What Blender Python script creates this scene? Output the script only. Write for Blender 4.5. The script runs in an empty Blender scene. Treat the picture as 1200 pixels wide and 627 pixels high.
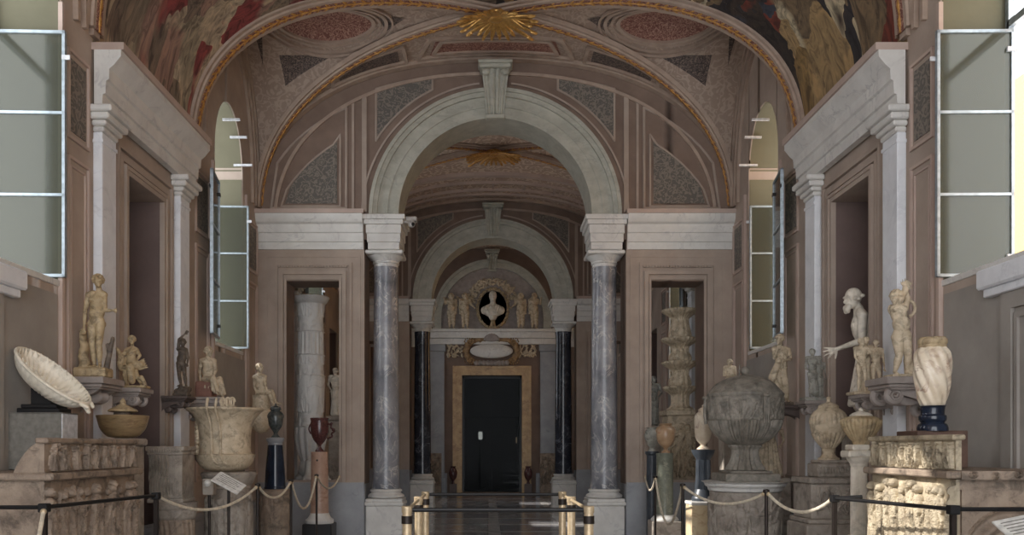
import bpy, math, random
import numpy as np
from mathutils import Vector, Matrix
PI = math.pi
SC = bpy.context.scene
COL = SC.collection
CAMX, EYE, FOC = -0.08, 1.25, 1000.0      # camera x, eye height, focal length in pixels of the 1200 px frame
VPX, VPY = 573.0, 524.0
def X(px, y): return CAMX + (px-VPX)*y/FOC
def Z(py, y): return EYE + (VPY-py)*y/FOC
def L(n, y): return n*y/FOC
# ------------------------------------------------------------------ materials
def srgb(c):
    return tuple(((v/255)/12.92 if v/255 <= .04045 else ((v/255+.055)/1.055)**2.4) for v in c)+(1,)
class NT:
    def __init__(s, name):
        s.m = bpy.data.materials.new(name); s.m.use_nodes = True
        s.t = s.m.node_tree; s.b = s.t.nodes['Principled BSDF']; s.co = s.t.nodes.new('ShaderNodeTexCoord')
    def n(s, typ, **kw):
        nd = s.t.nodes.new('ShaderNode'+typ)
        for k, v in kw.items():
            if k in nd.inputs.keys(): nd.inputs[k].default_value = v
            else: setattr(nd, k, v)
        return nd
    def l(s, a, b): s.t.links.new(a, b)
    def mapped(s, scale=(1,1,1), rot=(0,0,0)):
        mp = s.n('Mapping'); mp.inputs['Scale'].default_value = scale; mp.inputs['Rotation'].default_value = rot
        s.l(s.co.outputs['Object'], mp.inputs['Vector']); return mp.outputs[0]
    def ramp(s, fac, stops, interp='LINEAR'):
        r = s.n('ValToRGB'); cr = r.color_ramp; cr.interpolation = interp
        while len(cr.elements) < len(stops): cr.elements.new(.5)
        for e, (p, c) in zip(cr.elements, stops): e.position = p; e.color = c
        s.l(fac, r.inputs[0]); return r.outputs[0]
    def mix(s, fac, a, b, mode='MIX'):
        m = s.n('Mix', data_type='RGBA', blend_type=mode)
        for sock, v in ((m.inputs[0], fac), (m.inputs[6], a), (m.inputs[7], b)):
            if hasattr(v, 'links'): s.l(v, sock)
            else: sock.default_value = v
        return m.outputs[2]
    def bump(s, h, strength, dist=.01):
        b = s.n('Bump', Strength=strength, Distance=dist); s.l(h, b.inputs['Height']); s.l(b.outputs[0], s.b.inputs['Normal'])
def stone(name, c1, c2, scale=5, rough=.55, bump=.15, bscale=45, vein=None, vscale=3, vw=.06, met=0, stretch=(1,1,1), spec=.5, dirt=0):
    t = NT(name); v = t.mapped(stretch)
    no = t.n('TexNoise', Scale=scale, Detail=8.0, Roughness=.62); t.l(v, no.inputs['Vector'])
    col = t.ramp(no.outputs[0], [(.32, srgb(c1)), (.68, srgb(c2))])
    if vein:
        n2 = t.n('TexNoise', Scale=vscale, Detail=6.0, Roughness=.6, Distortion=1.2); t.l(v, n2.inputs['Vector'])
        m = t.n('Math', operation='SUBTRACT'); t.l(n2.outputs[0], m.inputs[0]); m.inputs[1].default_value = .5
        a = t.n('Math', operation='ABSOLUTE'); t.l(m.outputs[0], a.inputs[0])
        n3 = t.n('TexNoise', Scale=vscale*1.7, Detail=3.0); t.l(v, n3.inputs['Vector']); g3 = t.ramp(n3.outputs[0], [(.42, (0,0,0,1)), (.62, (1,1,1,1))])
        f = t.mix(1.0, t.ramp(a.outputs[0], [(0, (.75,.75,.75,1)), (vw, (0,0,0,1))]), g3, 'MULTIPLY')
        col = t.mix(f, col, srgb(vein))
    t.l(col, t.b.inputs['Base Color'])
    t.b.inputs['Roughness'].default_value = rough; t.b.inputs['Metallic'].default_value = met
    t.b.inputs['Specular IOR Level'].default_value = spec
    if dirt:
        nd = t.n('TexNoise', Scale=scale*.9, Detail=7.0, Roughness=.7, Distortion=.6); t.l(v, nd.inputs['Vector'])
        fd = t.ramp(nd.outputs[0], [(.50, (0,0,0,1)), (.62, (dirt,dirt,dirt,1))])
        col = t.mix(fd, col, srgb(tuple(q*.5 for q in c1)))
        t.l(col, t.b.inputs['Base Color'])
    if bump:
        nb = t.n('TexNoise', Scale=bscale, Detail=5.0); t.l(v, nb.inputs['Vector']); t.bump(nb.outputs[0], bump)
    return t.m
def ornament(name, bg, fg, scale=9, rough=.8, thr=.5, third=None):
    """painted scrollwork: curling bands from a distorted ring pattern"""
    t = NT(name); v = t.mapped()
    no = t.n('TexNoise', Scale=scale*.7, Detail=2.0); t.l(v, no.inputs['Vector'])
    vm = t.n('VectorMath', operation='SCALE'); vm.inputs['Scale'].default_value = .55; t.l(no.outputs[1], vm.inputs[0])
    va = t.n('VectorMath', operation='ADD'); t.l(v, va.inputs[0]); t.l(vm.outputs[0], va.inputs[1])
    vo = t.n('TexVoronoi', Scale=scale, feature='F1'); t.l(va.outputs[0], vo.inputs['Vector'])
    mu = t.n('Math', operation='MULTIPLY'); mu.inputs[1].default_value = 14.0; t.l(vo.outputs['Distance'], mu.inputs[0])
    si = t.n('Math', operation='SINE'); t.l(mu.outputs[0], si.inputs[0])
    n2 = t.n('TexNoise', Scale=scale*5, Detail=6.0); t.l(v, n2.inputs['Vector'])
    ad = t.n('Math', operation='MULTIPLY_ADD'); ad.inputs[1].default_value = .8; t.l(n2.outputs[0], ad.inputs[0]); t.l(si.outputs[0], ad.inputs[2])
    f = t.ramp(ad.outputs[0], [(thr, (0,0,0,1)), (min(1, thr+.45), (1,1,1,1))])
    base = t.mix(n2.outputs[0], srgb(bg), srgb(third or bg))
    col = t.mix(f, base, srgb(fg)); t.l(col, t.b.inputs['Base Color'])
    t.b.inputs['Roughness'].default_value = rough; t.bump(f, .25, .01)
    return t.m
def fresco(name, pal, rot=(0,0,0), scale=1.2, stretch=(1,1,.5), seed=0.0):
    """loosely painted figures: long warped patches of pigment, folds and finer strokes over them"""
    t = NT(name); v = t.mapped(stretch, rot)
    no = t.n('TexNoise', Scale=1.3, Detail=4.0, Roughness=.55); t.l(v, no.inputs['Vector'])
    vm = t.n('VectorMath', operation='SCALE'); vm.inputs['Scale'].default_value = .9; t.l(no.outputs[1], vm.inputs[0])
    va = t.n('VectorMath', operation='ADD'); t.l(v, va.inputs[0]); t.l(vm.outputs[0], va.inputs[1])
    k = len(pal); cols = []
    for sc_, ch, p in ((scale, 0, pal), (scale*2.4, 1, pal[::-1])):
        vo = t.n('TexVoronoi', Scale=sc_, feature='F1'); vo.inputs['Randomness'].default_value = 1.0; t.l(va.outputs[0], vo.inputs['Vector'])
        sp = t.n('SeparateColor'); t.l(vo.outputs['Color'], sp.inputs[0])
        cols.append(t.ramp(sp.outputs[ch], [(i/k, srgb(c)) for i, c in enumerate(p)], 'CONSTANT'))
    n2 = t.n('TexNoise', Scale=2.2, Detail=3.0); t.l(v, n2.inputs['Vector'])
    col = t.mix(t.ramp(n2.outputs[0], [(.46, (0,0,0,1)), (.54, (1,1,1,1))]), cols[0], cols[1])
    w = t.n('TexNoise', Scale=7.0, Detail=6.0, Distortion=2.2, Roughness=.6); t.l(va.outputs[0], w.inputs['Vector'])
    f = t.ramp(w.outputs[0], [(.36, (.42,.40,.40,1)), (.5, (1,1,1,1)), (.64, (1.5,1.42,1.3,1))])
    t.l(t.mix(.9, col, f, 'MULTIPLY'), t.b.inputs['Base Color']); t.b.inputs['Roughness'].default_value = .75
    return t.m
def plain(name, c, rough=.5, met=0, emit=0, spec=.5):
    t = NT(name)
    no = t.n('TexNoise', Scale=30.0, Detail=4.0); t.l(t.co.outputs['Object'], no.inputs['Vector'])
    d = tuple(v*.86 for v in c)
    t.l(t.ramp(no.outputs[0], [(.35, srgb(d)), (.65, srgb(c))]), t.b.inputs['Base Color'])
    t.b.inputs['Roughness'].default_value = rough; t.b.inputs['Metallic'].default_value = met
    t.b.inputs['Specular IOR Level'].default_value = spec
    if emit:
        t.b.inputs['Emission Color'].default_value = srgb(c); t.b.inputs['Emission Strength'].default_value = emit
    return t.m
def glass(name, tint, alpha, rough=.08):
    t = NT(name); t.t.nodes.remove(t.b); out = t.t.nodes['Material Output']
    tr = t.n('BsdfTransparent'); tr.inputs[0].default_value = srgb(tint)
    df = t.n('BsdfDiffuse'); df.inputs[0].default_value = srgb(tint)
    gl = t.n('BsdfGlossy', Roughness=rough)
    ior = 1.09 if alpha < .1 else 1.45
    m1 = t.n('MixShader'); m1.inputs[0].default_value = alpha; t.l(tr.outputs[0], m1.inputs[1]); t.l(df.outputs[0], m1.inputs[2])
    fr = t.n('Fresnel', IOR=ior); m2 = t.n('MixShader')
    t.l(fr.outputs[0], m2.inputs[0]); t.l(m1.outputs[0], m2.inputs[1]); t.l(gl.outputs[0], m2.inputs[2])
    t.l(m2.outputs[0], out.inputs[0]); return t.m
def floor_mat():
    t = NT('polished marble floor'); v = t.mapped()
    br = t.n('TexBrick', Scale=1.0, offset=0.0); br.inputs['Brick Width'].default_value = 1.15; br.inputs['Row Height'].default_value = 1.15
    br.inputs['Mortar Size'].default_value = .09; br.inputs['Mortar Smooth'].default_value = .02
    br.inputs['Color1'].default_value = srgb((140,138,142)); br.inputs['Color2'].default_value = srgb((168,165,162)); br.inputs['Mortar'].default_value = srgb((196,192,188))
    t.l(v, br.inputs['Vector'])
    no = t.n('TexNoise', Scale=4.0, Detail=8.0, Roughness=.65, Distortion=.8); t.l(v, no.inputs['Vector'])
    g = t.ramp(no.outputs[0], [(.3, (.6,.6,.6,1)), (.7, (1.2,1.2,1.2,1))])
    t.l(t.mix(1, br.outputs[0], g, 'MULTIPLY'), t.b.inputs['Base Color'])
    t.b.inputs['Roughness'].default_value = .16
    return t.m
MT = {}
def mats():
    m = MT
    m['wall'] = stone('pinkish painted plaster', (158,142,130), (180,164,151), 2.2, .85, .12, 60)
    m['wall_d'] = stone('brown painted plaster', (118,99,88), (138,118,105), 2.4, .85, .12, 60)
    m['wall_l'] = stone('pale pink painted moulding', (176,156,145), (196,176,164), 3, .8, .1, 60)
    m['grey'] = stone('grey painted plaster', (142,136,130), (162,156,149), 2, .85, .08, 60)
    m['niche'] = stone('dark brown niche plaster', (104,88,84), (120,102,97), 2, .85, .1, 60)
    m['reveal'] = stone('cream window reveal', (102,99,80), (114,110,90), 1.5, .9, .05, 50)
    m['rib'] = stone('rosy stucco rib', (156,136,122), (178,158,142), 6, .8, .2, 40)
    m['web'] = ornament('rosy painted vault', (164,144,130), (178,158,142), 7, thr=.5, third=(154,134,120))
    m['marble'] = stone('white veined marble', (206,203,198), (224,222,217), 4, .45, .08, 40, (184,181,180), 2.5, .03)
    m['greenm'] = stone('grey green veined marble', (160,158,145), (186,184,171), 5, .45, .08, 40, (152,152,142), 3, .035, stretch=(1,1,1.6))
    m['pilaster'] = stone('white pilaster marble', (218,220,224), (234,236,240), 5, .4, .05, 40, (204,206,212), 2, .03)
    m['bigio'] = stone('grey blue veined column marble', (86,89,98), (168,168,172), 2.6, .28, .03, 40, (222,216,210), 4.5, .035, stretch=(1,1,.75))
    m['bigio_d'] = stone('dark blue grey column marble', (34,36,44), (62,66,76), 4, .22, .03, 40, (126,130,140), 2.5, .03)
    m['dado'] = stone('grey dado marble', (140,142,146), (162,164,168), 3, .45, .05, 40, (134,136,140), 2, .02)
    m['gold'] = stone('old gilding', (160,112,58), (210,162,94), 25, .42, .5, 60, met=.55)
    m['goldb'] = stone('bright gilding', (170,124,62), (214,170,100), 25, .35, .4, 60, met=.6)
    m['reddec'] = ornament('red scroll painting', (122,78,66), (166,128,112), 12, thr=.45, third=(106,68,60))
    m['greydec'] = ornament('grey green scroll painting', (104,98,92), (132,123,113), 9, thr=.42, third=(96,92,87))
    m['pinkdec'] = ornament('faded arabesque painting', (168,144,128), (206,184,164), 5, thr=.5, third=(178,154,136))
    m['darkdec'] = ornament('dark painted corner', (74,64,60), (128,112,102), 14, thr=.6, third=(66,58,56))
    m['fresL'] = fresco('fresco of figures in grey and crimson', [(128,114,98), (166,150,130), (132,62,62), (178,164,142), (116,102,90), (186,166,146), (146,118,106), (150,138,118), (168,152,130), (108,94,84)], (0,.75,.4), 1.6, (1,.8,.28))
    m['fresR'] = fresco('fresco of figures in gold and black', [(56,46,40), (132,106,66), (46,42,44), (182,168,140), (112,54,42), (70,58,50), (156,130,92), (56,60,70), (48,40,36), (112,94,72)], (0,-.75,.4), 1.8, (1,.8,.26))
    m['statue'] = stone('warm antique marble', (176,158,132), (212,196,170), 14, .6, .25, 70, dirt=0.5)
    m['statue_y'] = stone('yellowed antique marble', (156,134,100), (192,172,138), 14, .6, .25, 70, dirt=0.6)
    m['statue_w'] = stone('pale clean marble', (206,196,180), (230,222,208), 10, .55, .15, 70, dirt=0.3)
    m['statue_d'] = stone('weathered dark marble', (74,64,56), (120,106,92), 16, .65, .3, 70, dirt=0.6)
    m['statue_g'] = stone('grey weathered marble', (132,132,126), (176,172,160), 14, .6, .25, 70, dirt=0.6)
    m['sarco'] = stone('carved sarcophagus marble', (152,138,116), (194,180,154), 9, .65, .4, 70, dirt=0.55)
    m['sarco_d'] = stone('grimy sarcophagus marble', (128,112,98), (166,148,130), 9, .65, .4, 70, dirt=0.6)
    m['altar'] = stone('grey altar marble', (138,128,118), (174,164,152), 8, .6, .3, 60, dirt=0.5)
    m['bracket'] = stone('grey stone bracket', (138,128,122), (166,156,150), 8, .6, .25, 60)
    m['bracket_d'] = stone('dark stone bracket', (88,76,72), (110,98,92), 8, .6, .25, 60)
    m['urn'] = stone('dark grey carved stone', (114,109,100), (158,150,138), 12, .6, .4, 45, dirt=.4)
    m['porph'] = stone('red porphyry', (62,36,36), (86,52,50), 30, .22, .02, 40, (150,96,90), 20, .02)
    m['rosso'] = stone('orange pink marble', (164,132,114), (190,158,138), 8, .35, .05, 40, (140,90,70), 5, .04)
    m['verde'] = stone('green grey marble', (92,96,86), (130,132,118), 8, .3, .04, 40, (170,168,150), 6, .04)
    m['amber'] = stone('amber alabaster', (152,122,94), (190,162,130), 8, .3, .04, 40, (140,84,50), 5, .05)
    m['alab'] = stone('banded alabaster', (212,194,168), (238,226,206), 6, .3, .04, 40, (140,92,66), 5, .05)
    m['alabbox'] = stone('yellow alabaster', (206,184,146), (232,214,180), 5, .35, .04, 40, (160,110,70), 4, .05)
    m['blue'] = stone('dark blue marble', (22,28,40), (40,50,68), 8, .16, .02, 40)
    m['darkgreen'] = stone('dark green flecked stone', (40,46,46), (92,96,94), 30, .25, .03, 40)
    m['blackfl'] = stone('dark slate fluted stone', (46,52,60), (72,78,86), 8, .4, .05, 40)
    m['brownbase'] = stone('brown breccia block', (78,58,48), (104,80,68), 10, .5, .05, 40)
    m['brownbowl'] = stone('honey brown alabaster', (118,98,70), (158,134,100), 5, .3, .04, 40, (98,70,46), 4, .04, stretch=(1,1,4))
    m['redstone'] = stone('reddish stone seat', (120,82,70), (146,104,88), 8, .6, .2, 40)
    m['ochrestone'] = stone('gilded brown stucco', (124,98,70), (168,138,100), 14, .6, .3, 50)
    m['yellowm'] = stone('yellow marble door surround', (166,130,82), (198,164,112), 5, .4, .05, 40, (134,92,60), 3, .04)
    m['shell'] = stone('cream fluted marble', (214,204,184), (238,230,214), 10, .5, .1, 60, dirt=0.3)
    m['boxgrey'] = plain('grey painted box', (126,122,114), .8)
    m['boxwhite'] = plain('white panel', (214,216,220), .6)
    m['black'] = plain('black metal', (26,25,26), .45, .2)
    m['darkmetal'] = plain('dark bronze metal', (52,44,40), .45, .6)
    m['brass'] = plain('brushed brass', (206,184,150), .38, .35)
    m['alu'] = plain('pale aluminium frame', (176,188,196), .4, .5)
    m['rope'] = plain('cream rope', (222,210,188), .85)
    m['card'] = plain('white information card', (226,224,218), .6)
    m['camwhite'] = plain('white camera housing', (196,192,188), .4)
    m['glass'] = glass('green tinted window glass', (182,184,168), .12)
    m['glassd'] = glass('black door glass', (150,155,160), .01, .03)
    m['floor'] = floor_mat()
    m['ochre'] = plain('sunlit ochre stucco', (222,170,104), .9)
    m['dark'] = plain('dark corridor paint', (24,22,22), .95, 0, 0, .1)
    m['lamp'] = plain('lit lantern glass', (255,246,225), .5, 0, 2.5)
# ------------------------------------------------------------------ mesh builder
class MB:
    def __init__(s): s.v = []; s.f = []
    def add(s, vs, fs):
        o = len(s.v); s.v.extend(tuple(map(float, p)) for p in vs); s.f.extend(tuple(i+o for i in f) for f in fs); return s
    def box(s, x0, x1, y0, y1, z0, z1):
        x0, x1 = sorted((x0, x1)); y0, y1 = sorted((y0, y1)); z0, z1 = sorted((z0, z1))
        return s.add([(x0,y0,z0),(x1,y0,z0),(x1,y1,z0),(x0,y1,z0),(x0,y0,z1),(x1,y0,z1),(x1,y1,z1),(x0,y1,z1)],
              [(0,3,2,1),(4,5,6,7),(0,1,5,4),(1,2,6,5),(2,3,7,6),(3,0,4,7)])
    def bbox(s, x0, x1, y0, y1, z0, z1, b=.008):
        """box with chamfered vertical and horizontal edges"""
        x0, x1 = sorted((x0, x1)); y0, y1 = sorted((y0, y1)); z0, z1 = sorted((z0, z1)); b = min(b, (x1-x0)/3, (y1-y0)/3, (z1-z0)/3)
        def ring(i, z): return [(x0+i+b*(i==0),y0+i,z),(x1-i-b*(i==0),y0+i,z),(x1-i,y0+i+b*(i==0),z),(x1-i,y1-i-b*(i==0),z),(x1-i-b*(i==0),y1-i,z),(x0+i+b*(i==0),y1-i,z),(x0+i,y1-i-b*(i==0),z),(x0+i,y0+i+b*(i==0),z)]
        R = [ring(b, z0), ring(0, z0+b), ring(0, z1-b), ring(b, z1)]
        vs = [p for r in R for p in r]; fs = [tuple(range(7, -1, -1)), tuple(range(24, 32))]
        for k in range(3):
            for i in range(8): fs.append((k*8+i, k*8+(i+1) % 8, (k+1)*8+(i+1) % 8, (k+1)*8+i))
        return s.add(vs, fs)
    def prism(s, poly, a0, a1, axis='y'):
        """poly: 2-D outline; extruded along axis between a0 and a1"""
        def P(p, a): return {'y': (p[0], a, p[1]), 'x': (a, p[0], p[1]), 'z': (p[0], p[1], a)}[axis]
        n = len(poly); vs = [P(p, a0) for p in poly]+[P(p, a1) for p in poly]
        fs = [tuple(range(n-1, -1, -1)), tuple(range(n, 2*n))]+[(i, (i+1) % n, n+(i+1) % n, n+i) for i in range(n)]
        return s.add(vs, fs)
    def lathe(s, prof, seg=32, c=(0,0,0), fl=None, sx=1, sy=1):
        """prof: (r,z) list; fl(z, theta)-> radius factor"""
        vs = []; fs = []
        for r, z in prof:
            for i in range(seg):
                th = 2*PI*i/seg; rr = r*(fl(z, th) if fl else 1)
                vs.append((c[0]+rr*math.cos(th)*sx, c[1]+rr*math.sin(th)*sy, c[2]+z))
        n = len(prof)
        for k in range(n-1):
            for i in range(seg): fs.append((k*seg+i, k*seg+(i+1) % seg, (k+1)*seg+(i+1) % seg, (k+1)*seg+i))
        fs.append(tuple(range(seg-1, -1, -1))); fs.append(tuple((n-1)*seg+i for i in range(seg)))
        return s.add(vs, fs)
    def tube(s, pts, r, seg=8, closed=False):
        pts = [Vector(p) for p in pts]; n = len(pts); vs = []; fs = []
        up = None
        for k, p in enumerate(pts):
            if closed: t = pts[(k+1) % n]-pts[k-1]
            else: t = pts[min(k+1, n-1)]-pts[max(k-1, 0)]
            t.normalize()
            if up is None: up = Vector((0,0,1)) if abs(t.z) < .9 else Vector((1,0,0))
            a = t.cross(up).normalized(); b = a.cross(t).normalized(); up = b
            rr = r[k] if isinstance(r, (list, tuple)) else (r(k) if callable(r) else r)
            for i in range(seg):
                th = 2*PI*i/seg; vs.append(p+a*math.cos(th)*rr+b*math.sin(th)*rr)
        m = n if closed else n-1
        for k in range(m):
            for i in range(seg):
                k2 = (k+1) % n; fs.append((k*seg+i, k*seg+(i+1) % seg, k2*seg+(i+1) % seg, k2*seg+i))
        if not closed: fs.append(tuple(range(seg-1, -1, -1))); fs.append(tuple((n-1)*seg+i for i in range(seg)))
        return s.add(vs, fs)
    def sweep(s, prof, pts, ups, closed=False):
        """prof: closed (side, up) outline swept along pts; ups: up vector at each point"""
        pts = [Vector(p) for p in pts]; n = len(pts); m = len(prof); vs = []; fs = []
        for k, p in enumerate(pts):
            if closed: t = pts[(k+1) % n]-pts[k-1]
            else: t = pts[min(k+1, n-1)]-pts[max(k-1, 0)]
            t.normalize(); u = Vector(ups[k]); u = (u-t*u.dot(t)).normalized(); a = t.cross(u)
            for q in prof: vs.append(p+a*q[0]+u*q[1])
        for k in range(n if closed else n-1):
            k2 = (k+1) % n
            for i in range(m): fs.append((k*m+i, k*m+(i+1) % m, k2*m+(i+1) % m, k2*m+i))
        if not closed: fs.append(tuple(range(m-1, -1, -1))); fs.append(tuple((n-1)*m+i for i in range(m)))
        return s.add(vs, fs)
    def grid(s, fn, nu, nv):
        vs = [fn(i/nu, j/nv) for j in range(nv+1) for i in range(nu+1)]
        fs = [(j*(nu+1)+i, j*(nu+1)+i+1, (j+1)*(nu+1)+i+1, (j+1)*(nu+1)+i) for j in range(nv) for i in range(nu)]
        return s.add(vs, fs)
    def ell(s, c, r, rot=None, nu=14, nv=9):
        R = Matrix.Identity(3) if rot is None else rot
        vs = []; fs = []
        for j in range(nv+1):
            ph = -PI/2+PI*j/nv
            for i in range(nu):
                th = 2*PI*i/nu
                q = R @ Vector((r[0]*math.cos(ph)*math.cos(th), r[1]*math.cos(ph)*math.sin(th), r[2]*math.sin(ph)))
                vs.append((c[0]+q.x, c[1]+q.y, c[2]+q.z))
        for j in range(nv):
            for i in range(nu): fs.append((j*nu+i, j*nu+(i+1) % nu, (j+1)*nu+(i+1) % nu, (j+1)*nu+i))
        return s.add(vs, fs)
    def cap(s, a, b, ra, rb, seg=12):
        """tapered capsule"""
        a = Vector(a); b = Vector(b); d = b-a
        if d.length < 1e-6: d = Vector((0,0,1e-4)); b = a+d
        t = d.normalized(); path = []; rad = []
        for k in range(5): ph = -PI/2+PI/2*k/4; path.append(a+t*ra*math.sin(ph)); rad.append(max(1e-4, ra*math.cos(ph)))
        for k in range(5): ph = PI/2*k/4; path.append(b+t*rb*math.sin(ph)); rad.append(max(1e-4, rb*math.cos(ph)))
        up = Vector((0,0,1)) if abs(t.z) < .9 else Vector((1,0,0))
        A = t.cross(up).normalized(); B = A.cross(t); vs = []; fs = []
        for p, r in zip(path, rad):
            for i in range(seg): th = 2*PI*i/seg; vs.append(p+A*math.cos(th)*r+B*math.sin(th)*r)
        for k in range(9):
            for i in range(seg): fs.append((k*seg+i, k*seg+(i+1) % seg, (k+1)*seg+(i+1) % seg, (k+1)*seg+i))
        fs.append(tuple(range(seg-1, -1, -1))); fs.append(tuple(9*seg+i for i in range(seg)))
        return s.add(vs, fs)
    def mesh(s, name):
        me = bpy.data.meshes.new(name); me.from_pydata(s.v, [], s.f); me.validate(); return me
    def build(s, name, mat, parent=None, smooth=35, voxel=0, sm=4, kind=None):
        import bmesh
        me = s.mesh(name)
        bm = bmesh.new(); bm.from_mesh(me)
        bmesh.ops.remove_doubles(bm, verts=bm.verts, dist=1e-6)
        bmesh.ops.recalc_face_normals(bm, faces=bm.faces) if not voxel else None
        bm.to_mesh(me); bm.free()
        me.materials.append(MT[mat])
        o = bpy.data.objects.new(name, me); COL.objects.link(o)
        if voxel:
            r = o.modifiers.new('r', 'REMESH'); r.mode = 'VOXEL'; r.voxel_size = voxel; r.use_smooth_shade = True
            q = o.modifiers.new('s', 'SMOOTH'); q.factor = .5; q.iterations = sm
            dg = bpy.context.evaluated_depsgraph_get(); dg.update()
            me2 = bpy.data.meshes.new_from_object(o.evaluated_get(dg)); o.modifiers.clear(); o.data = me2; me2.name = name
            if not me2.materials: me2.materials.append(MT[mat])
            me = me2
        if smooth:
            me.polygons.foreach_set('use_smooth', [True]*len(me.polygons))
            if not voxel: me.set_sharp_from_angle(angle=math.radians(smooth))
        if parent is not None: o.parent = parent
        if kind: o['kind'] = kind
        return o
def struct(name, mb, mat, parent=None, smooth=35):
    o = mb.build(name, mat, parent, smooth)
    if parent is None: o['kind'] = 'structure'
    return o
def thing(name, label, cat, loc=(0,0,0), rz=0, group=None):
    o = bpy.data.objects.new(name, None); COL.objects.link(o); o.location = loc; o.rotation_euler = (0,0,rz)
    o.empty_display_size = .1
    o['label'] = label; o['category'] = cat
    if group: o['group'] = group
    return o
def relabel(o, label, cat, group=None):
    o['label'] = label; o['category'] = cat
    if group: o['group'] = group
    return o
def copy_thing(o, loc, label=None, rz=None):
    c = o.copy(); COL.objects.link(c); c.location = loc
    if rz is not None: c.rotation_euler = (0,0,rz)
    if label: c['label'] = label
    for ch in list(o.children):
        d = ch.copy(); COL.objects.link(d); d.parent = c
        for g in list(ch.children):
            e = g.copy(); COL.objects.link(e); e.parent = d
    return c
mats()
# ------------------------------------------------------------------ shell
HW = 3.03                                  # half width of the gallery
ZS, RISE = 4.24, 1.97                      # springing height and rise of the vault
def F(t):
    t = min(1.0, abs(t)); return (1-t**2.3)**(1/2.3)
def zmain(x): return ZS+RISE*F(x/HW)
WALLS = [(10.9, 11.35), (17.1, 17.55)]     # the two screens with arches
END = 21.3
WINS = [1.05, 5.36, 9.7, 14.2, 19.3]       # window bays
WB = [(1.05, 1.15), (5.24, 1.1), (9.7, 1.2), (14.2, 1.2), (19.3, 1.2)]   # (centre, half length)
NICHES = [3.04, 7.34, 12.2, 16.2]
struct('floor', MB().box(-4.2, 4.2, -3.2, 95, -.3, 0), 'floor')
# vault, one mesh per bay kind
def groin(yc, c, mleft, mfar, mnear, prev):
    side = MB(); far = MB(); near = MB()
    for sg in (-1, 1):
        def f(a, b, sg=sg):                 # a: across v -1..1 ; b: from |v| to 1
            v = -1+2*a; v = math.copysign(1-(1-abs(v))**1.6, v); u = abs(v)+(1-abs(v))*b
            return (sg*HW*u, yc+c*v, ZS+RISE*F(v))
        side.grid(f, 40, 12)
    for sg, mb in ((1, far), (-1, near)):
        def f(a, b, sg=sg):
            u = -1+2*a; u = math.copysign(1-(1-abs(u))**1.6, u); v = abs(u)+(1-abs(u))*b
            return (HW*u, yc+sg*c*v, ZS+RISE*F(u))
        mb.grid(f, 60, 8)
    return side, far, near
def barrel(y0, y1):
    def f(a, b):
        u = -1+2*a; u = math.copysign(1-(1-abs(u))**2.0, u)
        return (HW*u, y0+(y1-y0)*b, zmain(HW*u))
    return MB().grid(f, 72, 6)
n_trim = [0]
def trim(mb, mat, smooth=35):
    n_trim[0] += 1
    return struct('trim_%d' % n_trim[0], mb, mat, None, smooth)
edges = []
for yc, c in WB:
    sd, fa, ne = groin(yc, c, 0, 0, 0, 0)
    ceil = struct('ceiling', sd, 'pinkdec' if yc > 10 else 'web')
    if yc < 10:
        # the webs towards the door bays are frescoed, split at the middle of the hall
        for web in ((ne,) if yc == 9.7 else (ne, fa)):
            for sgn, mt in ((-1, 'fresL'), (1, 'fresR')):
                half = MB(); half.v = list(web.v); half.f = [q for q in web.f if sgn*sum(web.v[i][0] for i in q) >= 0]
                struct('ceiling', half, mt)
        if yc == 9.7: struct('ceiling', fa, 'web')
    else:
        struct('ceiling', fa, 'pinkdec'); struct('ceiling', ne, 'pinkdec')
gaps = [(-3.2, -.10), (2.2, 4.14), (6.34, 8.5), (11.35, 13.0), (15.4, 17.1), (17.55, 18.1), (20.5, END)]
for y0, y1 in gaps:
    b = barrel(y0, y1)
    if y0 < 8:
        for sgn, mt in ((-1, 'fresL'), (1, 'fresR')):
            half = MB(); half.v = list(b.v); half.f = [q for q in b.f if sgn*sum(b.v[i][0] for i in q) >= 0]
            struct('ceiling', half, mt)
    else: struct('ceiling', b, 'pinkdec')
# unseen roof slab over the vaults, added to stop sky light leaking in
struct('ceiling', MB().box(-4.2, 4.2, -3.2, END+.5, 6.75, 7.0), 'wall_d')
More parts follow.
